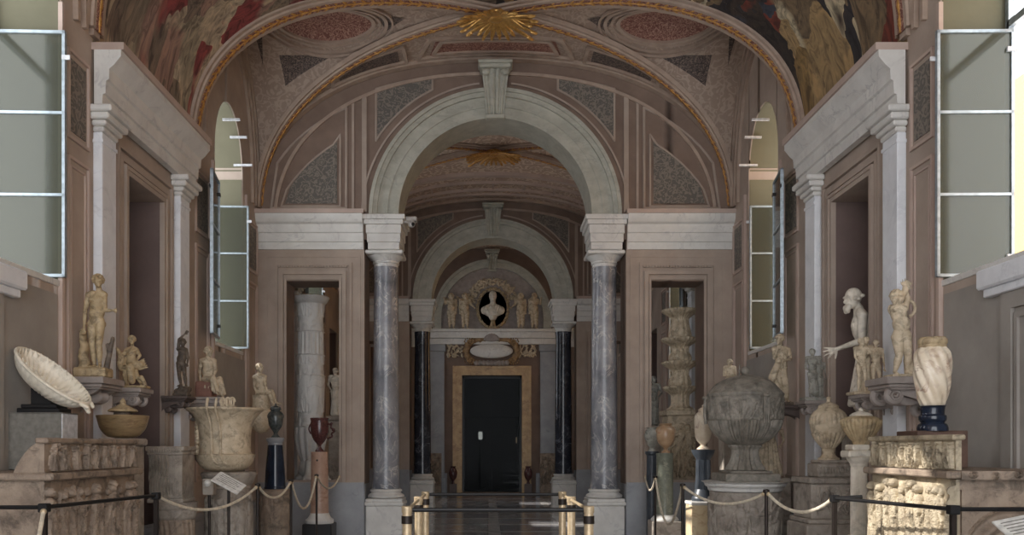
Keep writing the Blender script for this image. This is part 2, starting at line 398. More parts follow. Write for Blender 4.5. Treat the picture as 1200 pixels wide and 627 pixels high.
# ribs on the groins
RIBP = [(-.13,-.02), (.13,-.02), (.13,.03), (.09,.03), (.085,.05), (.03,.05), (.02,.035), (-.02,.035), (-.03,.05), (-.085,.05), (-.09,.03), (-.13,.03)]
def rib_pts(yc, c, sx, sy, off=0, n=56):
    pts = []; ups = []
    for k in range(n+1):
        a = PI/2*k/n; t = math.sin(a)**(1.0); t = min(.9995, t)
        z = ZS+RISE*F(t); p = Vector((sx*HW*t, yc+sy*c*t, z))
        q = Vector((sx*HW*t*.1, p.y, ZS-.6)); u = (q-p).normalized()
        pts.append(p+u*off); ups.append(u)
    return pts, ups
for yc, c in WB:
    rb = MB(); gd = MB(); st_ = MB()
    for sx in (-1, 1):
        for sy in (-1, 1):
            pts, ups = rib_pts(yc, c, sx, sy)
            rb.sweep(RIBP, pts, ups)
            if yc in (5.24, 9.7, 14.2):
                p3, u3 = rib_pts(yc, c, sx, sy, .048, 70); st_.sweep([(-.045,-.006), (.045,-.006), (.045,.006), (-.045,.006)], p3, u3)
                p2, u2 = rib_pts(yc, c, sx, sy, .055, 120)
                # gilded leaf moulding: a chain of little leaves either side of a bead
                gd.tube(p2, [.011*(1+.45*math.sin(i*1.7)) for i in range(len(p2))], 6)
                rng = random.Random(int(yc*10)+sx*3+sy)
                if yc > 9:
                    L3, _ = rib_pts(yc, c, sx, sy, .05, 44)
                    for k in range(2, 44):
                        tg = (L3[k+1]-L3[k-1]).normalized() if k < 44 else Vector((0,0,1))
                        s_ = tg.cross(ups[min(k, 55)]).normalized()
                        for e in (-1, 1):
                            R = (tg*1.0+s_*e*.7).to_track_quat('Z', 'Y').to_matrix()
                            gd.ell(L3[k]+s_*e*.03, (.011, .016, .04*rng.uniform(.6, 1.1)), R, 6, 4)
    trim(rb, 'rib'); 
    if gd.v: trim(gd, 'gold'); trim(st_, 'reddec')
# wall ribs where the vault meets the screens and along the lunettes
def wall_arc(y, off, w, n=60, a=HW):
    P = []; U = []
    for k in range(n+1):
        th = PI*k/n; t = math.cos(th); x = math.copysign(min(.9999, abs(t)), t)*a
        z = zmain(x)-off*.9; P.append((x*(1-off/HW), y, z)); U.append((-x, 0, ZS-.5-z))
    return P, U
for y, sg in ((10.9, -1), (17.1, -1), (11.35, 1), (17.55, 1)):
    mb = MB()
    P, U = wall_arc(y+sg*.06, .0, 0); mb.sweep([(-.05,-.03), (.05,-.03), (.05,.05), (-.05,.05)], P, U)
    P, U = wall_arc(y+sg*.015, .22, 0); mb.sweep([(-.015,-.02), (.015,-.02), (.015,.02), (-.015,.02)], P, U)
    trim(mb, 'rib')
mb = MB()
for y, off, w in ((12.85, .0, .04), (13.0, .03, .03), (15.4, .03, .03), (15.55, 0, .04), (15.9, .02, .015), (16.35, .02, .015), (16.7, 0, .04)):
    P, U = wall_arc(y, off, 0); mb.sweep([(-w,-.03), (w,-.03), (w,.035), (-w,.035)], P, U)
for y0_, y1_ in ((15.95, 16.3),):
    for k in range(1, 16):
        x_ = HW*math.cos(PI*k/16); n_z = zmain(x_)-.005; mb.box(x_-.02, x_+.02, y0_, y1_, n_z-.03, n_z+.01)
trim(mb, 'wall_l')
# lunette arcs on the side walls, round each window
for yc, c in WB:
    mb = MB()
    for sx in (-1, 1):
        for off, w in ((.0, .05), (.16, .02), (.3, .015)):
            P = []; U = []
            for k in range(41):
                v = -math.cos(PI*k/40); cc = c*(1-off/1.2); z = ZS+(RISE-off)*F(min(.9999, abs(v)))
                P.append((sx*(HW-.012), yc+cc*v, z)); U.append((0, -v, -.6))
            mb.sweep([(-.025,-w), (.025,-w), (.025,w), (-.025,w)], P, U)
    trim(mb, 'rib')
# painted panels lying on the webs
def web_patch(mb, yc, c, fn, nu, nv, off=.012):
    """fn(a,b)->(x, v) on the side web; lies just under it"""
    def g(a, b):
        x, v = fn(a, b); return (x, yc+c*v, ZS+RISE*F(v)-off)
    mb.grid(g, nu, nv)
for sx, yc in ((-1, 9.7), (1, 9.7), (-1, 14.2), (1, 14.2)):
    c = 1.2
    ov = MB(); fr = MB(); tri = MB()
    cx, rx, cv, rv = 1.98*sx, .56, .17, .24
    web_patch(ov, yc, c, lambda a, b: (cx+rx*b*math.cos(2*PI*a), cv+rv*b*math.sin(2*PI*a)), 48, 8)
    for k, w in ((1.0, .022), (1.13, .014), (1.36, .02), (1.5, .012)):
        P = []; U = []
        for i in range(64):
            a = 2*PI*i/64; x = cx+rx*k*math.cos(a)*(1 if k < 1.2 else .93); v = cv+rv*k*math.sin(a)
            x = math.copysign(max(abs(x), abs(v)*HW+.12), x)
            P.append((x, yc+c*v, ZS+RISE*F(v)-.012)); U.append((0, 0, -1))
        fr.sweep([(-w,-.01), (w,-.01), (w,.02), (-w,.02)], P, U, closed=True)
    trim(ov, 'reddec'); trim(fr, 'rib')
    # corner panels between the oval and the ribs
    for (x0, v0), (x1, v1), (x2, v2) in [((1.95,.52), (2.62,.52), (2.6,.72)), ((1.05,.12), (1.35,.06), (1.3,.3)), ((2.7,.1), (2.86,.1), (2.84,.6)), ((1.6,-.36), (2.3,-.4), (2.3,-.6))]:
        web_patch(tri, yc, c, lambda a, b: (sx*(x0+(x1-x0)*a*(1-b)+(x2-x0)*b), v0+(v1-v0)*a*(1-b)+(v2-v0)*b), 8, 8, .014)
    trim(tri, 'darkdec')
def main_patch(mb, fn, nu, nv, off=.012):
    def g(a, b):
        x, y = fn(a, b); return (x, y, zmain(x)-off)
    mb.grid(g, nu, nv)
pn = MB(); pf = MB(); pd = MB()
main_patch(pn, lambda a, b: ((-.82+1.64*a)*(1-.12*(1-b)), 10.33+.36*b), 20, 6)
for sx in (-1, 1):
    main_patch(pd, lambda a, b: (sx*(1.2+.75*a), 10.42+.12*a+(.3-.12*a)*b), 10, 5)
def frame_path(corners, zfun, n=14):
    P = []
    for i in range(len(corners)):
        (xa, ya), (xb, yb) = corners[i], corners[(i+1) % len(corners)]
        for k in range(n): x = xa+(xb-xa)*k/n; y = ya+(yb-ya)*k/n; P.append((x, y, zfun(x, y)-.012))
    return P
for cs in ([(-.8,10.28), (.8,10.28), (.98,10.74), (-.98,10.74)], [(-.66,10.36), (.66,10.36), (.78,10.66), (-.78,10.66)], [(1.12,10.36), (2.0,10.5), (2.05,10.76), (1.12,10.76)], [(-1.12,10.36), (-2.0,10.5), (-2.05,10.76), (-1.12,10.76)]):
    P = frame_path(cs, lambda x, y: zmain(x)); pf.sweep([(-.022,-.01), (.022,-.01), (.022,.022), (-.022,.022)], P, [(0,0,-1)]*len(P), closed=True)
trim(pn, 'reddec'); trim(pd, 'darkdec'); trim(pf, 'rib')
# gilded bosses where the ribs cross
def boss(yc, mat):
    mb = MB(); z = ZS+RISE-.06; rng = random.Random(int(yc*7))
    mb.ell((0, yc, z), (.1, .1, .07)); mb.tube([(.13*math.cos(a*PI/12), yc+.13*math.sin(a*PI/12), z+.0) for a in range(24)], .018, 6, True)
    for k in range(22):
        a = 2*PI*k/22; ln = rng.uniform(.14, .2)*(1.25 if abs(math.cos(a)) > .75 else .8)
        d = Vector((math.cos(a), math.sin(a), -.22)); R = d.to_track_quat('Z', 'Y').to_matrix()
        p = Vector((0, yc, z-.02))+d*(.1+ln*.8); mb.ell(p, (.03, .016, ln), R, 8, 6)
        mb.ell(p+d*ln*.7+Vector((0, 0, -.01)), (.02, .02, .05), R, 6, 5)
    for sx in (-1, 1):                      # two spreading wings of foil
        for k in range(5):
            a = .15+.2*k; d = Vector((sx*math.cos(a), .1, -math.sin(a)*.5)); R = d.to_track_quat('Z', 'Y').to_matrix()
            mb.ell(Vector((sx*.12, yc-.08, z-.03))+d*.15, (.02, .014, .15), R, 8, 6)
    return trim(mb, mat)
boss(9.7, 'goldb'); boss(14.2, 'gold'); boss(5.36, 'gold')
# --- the side walls: columns of wall between openings, extruded outwards
WIN_HW, SILL, SPR, APEX = .52, 2.38, 4.45, 5.15
def win_top(y, yc):
    t = (y-yc)/WIN_HW; return SPR+(APEX-SPR)*math.sqrt(max(0, 1-t*t))
def wall_x(sx, y0, y1, t, wins, niches, top=6.75):
    mb = MB(); xs0 = sx*HW; xs1 = sx*(HW+t)
    cuts = {y0, y1}
    for w in wins:
        for k in range(25): cuts.add(round(w-WIN_HW*math.cos(PI*k/24), 5))
    for nn in niches: cuts.add(nn-.4); cuts.add(nn+.36)
    cs = sorted(c for c in cuts if y0 <= c <= y1)
    def quad(ya, yb, la, lb, ha, hb):       # la.. bottoms, ha.. tops at ya, yb
        mb.add([(xs0,ya,la),(xs0,yb,lb),(xs0,yb,hb),(xs0,ya,ha),(xs1,ya,la),(xs1,yb,lb),(xs1,yb,hb),(xs1,ya,ha)],
               [(0,1,2,3),(7,6,5,4),(0,4,5,1),(3,2,6,7),(0,3,7,4),(1,5,6,2)])
    for ya, yb in zip(cs, cs[1:]):
        ym = (ya+yb)/2; w = [q for q in wins if abs(ym-q) < WIN_HW]; nn = [q for q in niches if abs(ym-q+.02) < .38]
        if w:
            sl_ = SILL if w[0] < 10 else 2.02; quad(ya, yb, 0, 0, sl_, sl_); quad(ya, yb, win_top(ya, w[0]), win_top(yb, w[0]), top, top)
        elif nn: quad(ya, yb, 3.46, 3.46, top, top)
        else: quad(ya, yb, 0, 0, top, top)
    return mb
for side, sx in (('left', -1), ('right', 1)):
    nic = [n for n in NICHES]
    w = struct('wall_'+side, wall_x(sx, -3.2, END+.5, .5, WINS, nic), 'wall')
    for n in nic:                           # backs and side cheeks of the niches
        mb = MB().box(sx*(HW+.5), sx*(HW+.6), n-.5, n+.5, 0, 3.7).box(sx*(HW+.02), sx*(HW+.52), n-.42, n-.399, 0, 3.46).box(sx*(HW+.02), sx*(HW+.52), n+.359, n+.38, 0, 3.46)
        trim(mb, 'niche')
wn = [0]
def make_window(sx, yc):
    wn[0] += 1
    w = struct('window_%d' % wn[0], MB().grid(lambda a, b: (sx*(HW+.012+.486*b), yc-(WIN_HW-.006)*math.cos(PI*a), win_top(yc-(WIN_HW-.006)*math.cos(PI*a), yc)-.006), 24, 2)
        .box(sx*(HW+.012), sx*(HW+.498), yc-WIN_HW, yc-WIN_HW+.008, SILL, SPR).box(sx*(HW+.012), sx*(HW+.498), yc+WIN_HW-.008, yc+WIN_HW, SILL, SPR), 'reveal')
    xo = sx*(HW+.46)
    f = MB(); f.box(xo-.02, xo+.02, yc-WIN_HW+.01, yc-WIN_HW+.05, SILL, SPR).box(xo-.02, xo+.02, yc+WIN_HW-.05, yc+WIN_HW-.01, SILL, SPR)
    f.box(xo-.02, xo+.02, yc-WIN_HW+.03, yc+WIN_HW-.03, 4.12, 4.17)
    f.tube([(xo, yc-(WIN_HW-.03)*math.cos(PI*k/24), win_top(yc-(WIN_HW-.02)*math.cos(PI*k/24), yc)-.03) for k in range(25)], .022, 6)
    f.build('window_frame', 'alu', w)
    sl = MB().bbox(sx*(HW-.012), sx*(HW+.5), yc-WIN_HW+.002, yc+WIN_HW-.002, SILL-.03, SILL+.012, .004); sl.build('window_sill', 'marble', w)
    def leaf(ox, oy, ang, flip):
        fr = MB(); W = .52 if yc < 6 else .5; z0, z1 = 2.41, 4.09; r = .016
        fr.box(0, .02, -r, r, z0, z1).box(W-.02, W, -r, r, z0, z1)
        for k in range(4): zz = z0+(z1-z0)*k/3; fr.box(0, W, -r, r, zz-(.009 if 0 < k < 3 else 0)-(0.02 if k == 3 else 0), zz+(.009 if 0 < k < 3 else 0)+(0.02 if k == 0 else 0))
        o = fr.build('casement', 'alu', w, 20); o.location = (ox, oy, 0); o.rotation_euler = (0, 0, ang)
        g = MB().box(.02, W-.02, -.004, .004, z0+.02, z1-.02).build('glass_pane', 'glass', o, 0)
        h = MB().box(-.02, .05, -.022, .022, z0+.12, z0+.15).box(-.02, .05, -.022, .022, z1-.15, z1-.12)
        h.box(W-.02, W+.035, -.02, -.01, z1-.2, z1-.17); h.build('hinge', 'black' if flip else 'boxwhite', o, 0)
    tilt = math.radians(2)
    # far leaf stands open square to the wall, near leaf is folded back against it
    if sx < 0: leaf(-(HW+(.46 if yc < 6 else .38)), yc+WIN_HW-(.07 if yc < 6 else .18), 0+tilt, 0); leaf(-(HW-.045), yc-WIN_HW-.01, -PI/2+.17, 1)
    else: leaf(HW+.46, yc+WIN_HW-(.07 if yc < 6 else .18), PI-tilt*.5, 0); leaf(HW-.045, yc-WIN_HW-.01, -PI/2-.17, 1)
    k = MB()
    for (dy, z, ln, yy) in ((.5, 4.62, .12, 0), (.5, 4.9, .1, -.15), (.42, 5.0, .1, -.35)):
        k.box(sx*(HW+.1), sx*(HW-ln), yc+dy+yy-.012, yc+dy+yy+.012, z-.012, z+.012)
    k.build('curtain_arm', 'boxwhite', w, 0)
for yc in WINS:
    for sx in (-1, 1): make_window(sx, yc)
# mouldings of the window bays: pilaster strips, panel frames
def vframe(mb, sx, y0, y1, z0, z1, w=.03, d=.02):
    xa, xb = sx*HW, sx*(HW-d)
    mb.box(xa, xb, y0, y0+w, z0, z1).box(xa, xb, y1-w, y1, z0, z1).box(xa, xb, y0+w, y1-w, z0, z0+w).box(xa, xb, y0+w, y1-w, z1-w, z1)
for sx in (-1, 1):
    mb = MB(); mp = MB(); gp = MB(); dk = MB()
    for yc, c in WB:
        for e in (-1, 1):
            ya, yb = sorted((yc+e*(WIN_HW+.2), yc+e*(c-.06)))
            vframe(mb, sx, ya, yb, .9, 3.3, .022, .018); vframe(mb, sx, ya+.05, yb-.05, .96, 3.24, .012, .012)
            vframe(mb, sx, ya, yb, 3.42, 4.05, .022, .018)
            mp.box(sx*HW, sx*(HW-.008), ya+.05, yb-.05, 3.48, 3.99)
            mb.box(sx*HW, sx*(HW-.03), yc+e*(WIN_HW+.1)-.018, yc+e*(WIN_HW+.1)+.018, 0, 4.3)
        gp.box(sx*HW, sx*(HW-.012), yc-WIN_HW-.05, yc+WIN_HW+.05, 0, SILL-.09)
    trim(mb, 'wall_l'); trim(mp, 'greydec'); trim(gp, 'grey')
    db = MB()
    for y0, y1 in ((-3.2, 10.9), (11.35, 17.1), (17.55, END)):
        db.prism([(sx*HW, 0), (sx*(HW-.05), 0), (sx*(HW-.05), .18), (sx*(HW-.03), .22), (sx*(HW-.03), .5), (sx*(HW-.045), .52), (sx*(HW-.045), .56), (sx*HW, .58)], y0, y1, 'y')
    o = struct('baseboard_left' if sx < 0 else 'baseboard_right', db, 'dado')
for sx in (-1, 1):                          # door casing under the near windows
    mb = MB().bbox(sx*HW, sx*(HW-.09), 4.3, 5.3, 2.22, 2.34, .012).bbox(sx*HW, sx*(HW-.06), 4.33, 5.27, 2.17, 2.22, .006); trim(mb, 'pilaster')
    mb = MB(); vframe(mb, sx, 4.4, 5.13, 0, 2.17, .1, .035); vframe(mb, sx, 4.52, 5.01, .1, 2.04, .03, .03); trim(mb, 'grey')
# --- door bays: white pilasters, entablature, framed niche
ENT = [(0,3.78), (.06,3.78), (.065,3.87), (.085,3.875), (.09,3.97), (.11,3.98), (.115,4.06), (.15,4.09), (.19,4.14), (.2,4.15), (.2,4.2), (0,4.2)]
for sx in (-1, 1):
    for n in NICHES[:3]:
        y0, y1 = n-1.01, n+1.01
        mb = MB().prism([(sx*(HW-d-.02), z) for d, z in ENT], y0-.0, y1, 'y'); o = trim(mb, 'marble', 20)
        mb = MB().box(sx*HW, sx*(HW-.24), y0, y1, 4.2, 4.255); trim(mb, 'wall_l')
        for yp in (n-.865, n+.75):
            p = MB().bbox(sx*HW, sx*(HW-.07), yp-.12, yp+.12, .5, 3.6, .006); p.box(sx*HW, sx*(HW-.078), yp-.125, yp+.125, 3.52, 3.545)
            trim(p, 'pilaster')
            q = MB()
            for (d, z0, z1, e) in ((.085, 3.6, 3.64, .13), (.11, 3.64, 3.68, .15), (.14, 3.68, 3.73, .18), (.17, 3.73, 3.78, .2)): q.bbox(sx*HW, sx*(HW-d), yp-e, yp+e, z0, z1, .01)
            q.bbox(sx*HW, sx*(HW-.1), yp-.15, yp+.15, 0, .5, .01)
            trim(q, 'marble')
        # nested frames round the niche
        fr = MB()
        for a, d, w in ((.0, .025, .04), (.04, .035, .03), (.09, .02, .05), (.17, .03, .035)):
            xa, xb = sx*HW, sx*(HW-d); yl, yh, zt = n-.4-a, n+.36+a, 3.46+a
            fr.box(xa, xb, yl-w, yl, 0, zt+w).box(xa, xb, yh, yh+w, 0, zt+w).box(xa, xb, yl, yh, zt, zt+w)
        trim(fr, 'wall')
# --- the screens: wall with an arch on two columns and two framed side openings
AR_I, AR_O, ARZ = 1.24, 1.60, 4.2
def screen(y0, y1):
    mb = MB(); GAP = 1.67; SO0, SO1, SOZ0, SOZ1 = 1.98, 2.67, .78, 3.37
    xs = set([-HW-.1, HW+.1])
    for k in range(49): xs.add(round(-AR_I*math.cos(PI*k/48), 6))
    for s in (-1, 1):
        for q in (1.2, GAP, SO0, SO1): xs.add(s*q)
    for k in range(61): xs.add(round(-HW+2*HW*k/60, 5))
    xs = sorted(xs)
    def top(x): return zmain(x)+.12
    def q(xa, xb, la, lb, ha, hb):
        mb.add([(xa,y0,la),(xb,y0,lb),(xb,y0,hb),(xa,y0,ha),(xa,y1,la),(xb,y1,lb),(xb,y1,hb),(xa,y1,ha)],
               [(0,1,2,3),(7,6,5,4),(0,4,5,1),(3,2,6,7),(0,3,7,4),(1,5,6,2)])
    for xa, xb in zip(xs, xs[1:]):
        m = abs((xa+xb)/2); ta, tb = top(xa), top(xb)
        if m < AR_I:
            q(xa, xb, ARZ+math.sqrt(max(0, AR_I**2-xa*xa)), ARZ+math.sqrt(max(0, AR_I**2-xb*xb)), ta, tb)
        elif m < GAP: q(xa, xb, 3.9, 3.9, ta, tb)
        elif SO0 < m < SO1: q(xa, xb, 0, 0, SOZ0, SOZ0); q(xa, xb, SOZ1, SOZ1, ta, tb)
        else: q(xa, xb, 0, 0, ta, tb)
    return mb
nf = [0]
def ring(mb, y0, y1, ri, ro, zc, n=64, ext=0):
    vs = []; fs = []
    for k in range(n+1):
        a = PI*k/n
        for r, y in ((ri, y0), (ro, y0), (ro, y1), (ri, y1)): vs.append((r*math.cos(a), y, zc+r*math.sin(a)))
    for k in range(n):
        for i in range(4): fs.append((k*4+i, k*4+(i+1) % 4, (k+1)*4+(i+1) % 4, (k+1)*4+i))
    fs += [(0,1,2,3), (n*4+3, n*4+2, n*4+1, n*4)]
    return mb.add(vs, fs)
def keystone(y, zb, zt, w0, w1, mat, d=.16):
    mb = MB(); n = 14
    P = []
    for k in range(n+1):
        t = k/n; P.append((w0+(w1-w0)*t, zb+(zt-zb)*t, d*(.35+.65*t**1.5)+.02*math.sin(t*PI*2)))
    vs = []; fs = []
    m = 25                                  # fluted front
    for w, z, dd in P:
        for i in range(m):
            u = -1+2*i/(m-1); fl = .03*abs(math.sin(u*PI*2.2)) if abs(u) < .85 else .03
            vs.append((w*u, y-dd+(.03-fl), z))
        vs.append((w, y+.0, z)); vs.append((-w, y+.0, z))
    q = m+2
    for k in range(n):
        for i in range(q): fs.append((k*q+i, k*q+(i+1) % q, (k+1)*q+(i+1) % q, (k+1)*q+i))
    fs += [tuple(range(q-1, -1, -1)), tuple(n*q+i for i in range(q))]
    mb.add(vs, fs)
    mb.bbox(-w1-.03, w1+.03, y-d-.05, y, zt, zt+.05, .012); mb.bbox(-w1-.05, w1+.05, y-d-.07, y, zt+.05, zt+.09, .012)
    mb.bbox(-w0-.02, w0+.02, y-d*.35-.03, y, zb-.04, zb+.01, .01)
    for s in (-1, 1): mb.ell((s*w1*.72, y-d-.01, zt-.05), (.05, .035, .04))
    return trim(mb, mat)
def cornice(sc, y0, x0, x1, mat):
    # sc = -1 the near face, projecting towards the camera
    prof = [(0,3.77), (.03,3.77), (.035,3.86), (.05,3.865), (.055,3.97), (.07,3.98), (.075,4.08), (.11,4.1), (.14,4.15), (.15,4.2), (0,4.2)]
    return MB().prism([(y0+sc*d, z) for d, z in prof], x0, x1, 'x')
def column(x, y, mat_s, mat_b, label, h0=.55):
    t = thing('marble_column', label, 'column', (x, y, 0), 0, 'columns carrying the arches')
    MB().bbox(-.25, .25, -.25, .25, .0, .08, .01).bbox(-.235, .235, -.235, .235, .08, h0-.05, .01).bbox(-.25, .25, -.25, .25, h0-.05, h0, .012).box(-.17, .17, -.243, -.23, .14, h0-.1).build('pedestal', mat_b, t)
    b = MB().bbox(-.235, .235, -.235, .235, h0, h0+.04, .006)
    b.lathe([(.2,h0+.04), (.235,h0+.05), (.24,h0+.07), (.225,h0+.09), (.2,h0+.1), (.19,h0+.12), (.21,h0+.13), (.205,h0+.15), (.185,h0+.16)], 40); b.build('base', mat_b, t)
    n = 20; zt = 3.58; z0 = h0+.155
    MB().lathe([(.172-.02*(k/n)**1.8+(.012 if k in (0, n) else 0), z0+(zt-z0)*k/n) for k in range(n+1)], 48).build('shaft', mat_s, t)
    c = MB().lathe([(.155,zt-.01), (.155,zt+.04), (.17,zt+.045), (.172,zt+.06), (.165,zt+.07), (.185,zt+.1), (.22,zt+.13), (.225,zt+.14)], 40)
    c.bbox(-.24, .24, -.24, .24, zt+.14, zt+.19, .012); c.build('capital', 'marble' if mat_b != 'dadod' else mat_b, t)
    return t
def frame_xz(mb, x0, x1, z0, z1, w, ya, yb, bottom=True):
    mb.box(x0, x0+w, ya, yb, z0, z1).box(x1-w, x1, ya, yb, z0, z1).box(x0+w, x1-w, ya, yb, z1-w, z1)
    if bottom: mb.box(x0+w, x1-w, ya, yb, z0, z0+w)
for i, (y0, y1) in enumerate(WALLS):
    first = i == 0
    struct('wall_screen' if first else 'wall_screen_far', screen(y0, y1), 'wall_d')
    mring = 'greenm'
    r = MB(); ring(r, y0-.05, y1+.05, AR_I-.012, AR_O-.05, ARZ); ring(r, y0-.12, y1+.12, AR_O-.045, AR_O, ARZ); ring(r, y0-.09, y1+.09, AR_O-.1, AR_O-.03, ARZ); ring(r, y0-.07, y1+.07, AR_I-.013, AR_I+.03, ARZ, 64); ring(r, y0-.064, y1+.064, AR_I+.13, AR_I+.15, ARZ, 64)
    trim(r, mring, 25)
    keystone(y0-.05, ARZ+AR_I+.0, ARZ+AR_O+.18, .105, .165, mring, .2)
    for s in (-1, 1):
        c1 = cornice(-1, y0, s*HW, s*1.68, 'marble'); c2 = cornice(1, y1, s*HW, s*1.68, 'marble')
        c1.v += []; trim(c1, 'marble', 20); trim(c2, 'marble', 20)
        cb = MB()                           # entablature block over the column
        for d, z0, z1 in ((0,3.77,3.86), (.012,3.86,3.97), (.024,3.97,4.08), (.05,4.08,4.14), (.075,4.14,4.2)):
            cb.bbox(s*1.42-.2-d, s*1.42+.2+d, y0-.04-d, y1+.04+d, z0, z1, .004)
        trim(cb, 'marble')
        st = MB().box(s*HW, s*1.66, y0-.17, y0, 4.2, 4.25); trim(st, 'wall_l')
        # frame of the side opening
        fr = MB()
        a, b = sorted((s*1.70, s*2.95))
        frame_xz(fr, a+.02, b-.02, .8, 3.7, .03, y0-.02, y0)
        frame_xz(fr, a+.14, b-.13, .8, 3.6, .035, y0-.03, y0, False)
        frame_xz(fr, a+.2, b-.2, .8, 3.5, .05, y0-.045, y0, False)
        frame_xz(fr, a+.26, b-.26, .8, 3.42, .03, y0-.03, y0, False)
        xi = np.linspace(a+.2, b-.2, 24)
        for q in xi: fr.box(q-.012, q+.012, y0-.04, y0-.02, 3.54, 3.565)
        trim(fr, 'wall')
        fp = MB().box(s*1.67, s*1.99, y0-.012, y0, .8, 3.77).box(s*2.66, s*HW, y0-.012, y0, .8, 3.77).box(s*1.99, s*2.66, y0-.012, y0, 3.38, 3.77); trim(fp, 'wall')
        dd = MB().box(s*1.672, s*HW, y0-.03, y0-.002, 0, .78).box(s*1.672, s*HW, y0-.045, y0-.002, .76, .8).box(s*1.665, s*1.672, y0, y1, 0, .78); trim(dd, 'dado')
        # painted panels over the cornice
        A = []
        def arc(r, a0, a1, n, cz=ARZ): return [(s*r*math.cos(a0+(a1-a0)*k/n), cz+r*math.sin(a0+(a1-a0)*k/n)) for k in range(n+1)]
        zc = lambda x, off: zmain(x)-off
        p = [(s*2.02, 4.36), (s*2.02, zc(2.02, .62))]+[(s*x, zc(x*1.06, .62)) for x in np.linspace(2.1, 2.62, 8)]+[(s*2.68, 4.36)]
        trim(MB().prism(p, y0-.012, y0-.001), 'greydec')
        def outline(mb, pts, w):
            P = [(x, y0-.008, z) for x, z in pts]; [mb.cap(P[q], P[(q+1) % len(P)], w*.85, w*.85, 8) for q in range(len(P))]
        fo = MB(); cxm = sum(q[0] for q in p)/len(p); czm = sum(q[1] for q in p)/len(p)
        outline(fo, [(cxm+(x-cxm)*1.14, czm+(z-czm)*1.08) for x, z in p], .016)
        big = [(s*1.9, 4.3), (s*1.9, zc(1.9, .3))]+[(s*x, zc(x, .3)) for x in np.linspace(2.0, 2.78, 10)]+[(s*2.86, 4.3)]
        outline(fo, big, .02)
        q1 = [(s*x, zc(x, .2)) for x in np.linspace(.8, 1.52, 12)]+[(s*1.8*math.cos(a), ARZ+1.8*math.sin(a)) for a in np.linspace(math.acos(1.52/1.8), math.acos(.8/1.8), 14)]
        trim(MB().prism(q1, y0-.012, y0-.001), 'greydec'); outline(fo, q1, .018)
        P = [(x, y0-.008, z) for x, z in arc(AR_O+.1, .04, PI/2-.12, 30)]; fo.sweep([(-.012,-.006), (.012,-.006), (.012,.012), (-.012,.012)], P, [(0,-1,0)]*len(P))
        fo.box(s*1.64, s*1.70, y0-.026, y0, 4.25, zc(1.7, .25)).box(s*1.80, s*1.83, y0-.014, y0, 4.25, zc(1.8, .25))
        trim(fo, 'wall')
MT['dadod'] = MT['marble']
column(-1.42, 11.12, 'bigio', 'marble', 'grey-blue veined marble column carrying left side of the large near arch')
column(1.42, 11.12, 'bigio', 'marble', 'grey-blue veined marble column carrying right side of the large near arch')
column(-1.43, 17.32, 'bigio_d', 'marble', 'dark blackish marble column at left of the second, farther arch')
column(1.43, 17.32, 'bigio_d', 'marble', 'dark grey polished marble column at right of the second, farther arch')
# --- end wall with the door
yE = END
w = MB(); DX0, DX1 = X(541.5, yE), X(611.5, yE); DZ0, DZ1 = Z(577, yE), Z(440, yE)
w.box(-HW, DX0, yE, yE+.5, 0, 6.75).box(DX1, HW, yE, yE+.5, 0, 6.75).box(DX0, DX1, yE, yE+.5, DZ1, 6.75).box(DX0, DX1, yE, yE+.5, 0, DZ0)
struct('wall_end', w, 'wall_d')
fr = MB(); 
for e, wd, d in ((.0, .16, .08), (.16, .07, .11)):
    fr.box(DX0-e-wd, DX0-e, yE-d, yE, 0, DZ1+e+wd).box(DX1+e, DX1+e+wd, yE-d, yE, 0, DZ1+e+wd).box(DX0-e, DX1+e, yE-d, yE, DZ1+e, DZ1+e+wd)
trim(fr, 'yellowm')
dr = struct('door_1', MB().box(DX0, DX0+.05, yE+.2, yE+.25, DZ0, DZ1).box(DX1-.05, DX1, yE+.2, yE+.25, DZ0, DZ1).box(DX0, DX1, yE+.2, yE+.25, DZ1-.06, DZ1), 'black')
MB().box(DX0+.04, (DX0+DX1)/2-.001, yE+.22, yE+.228, DZ0+.01, DZ1-.05).build('glass_leaf', 'glassd', dr, 0)
MB().box((DX0+DX1)/2+.001, DX1-.04, yE+.22, yE+.228, DZ0+.01, DZ1-.05).build('glass_leaf', 'glassd', dr, 0)
MB().tube([(DX1-.13, yE+.17, 1.35), (DX1-.13, yE+.17, 1.5)], .01).build('door_handle', 'brass', dr)
rx = Z(372, yE)
r = MB(); ring(r, yE-.12, yE, 1.27, 1.45, Z(374, yE)); ring(r, yE-.15, yE, 1.4, 1.47, Z(374, yE)); trim(r, 'greenm', 25)
r = MB(); 
for s in (-1, 1): r.box(s*1.27, s*1.47, yE-.12, yE, Z(388, yE), Z(374, yE))
trim(r, 'greenm')
keystone(yE-.12, Z(318, yE), Z(299, yE), .09, .14, 'greenm', .12)
lf = MB(); zc_ = Z(374, yE); lf.prism([(1.3*math.cos(PI*k/30), zc_+1.3*math.sin(PI*k/30)) for k in range(31)]+[(-1.3, Z(388, yE)), (1.3, Z(388, yE))], yE-.03, yE, 'y'); trim(lf, 'bracket')
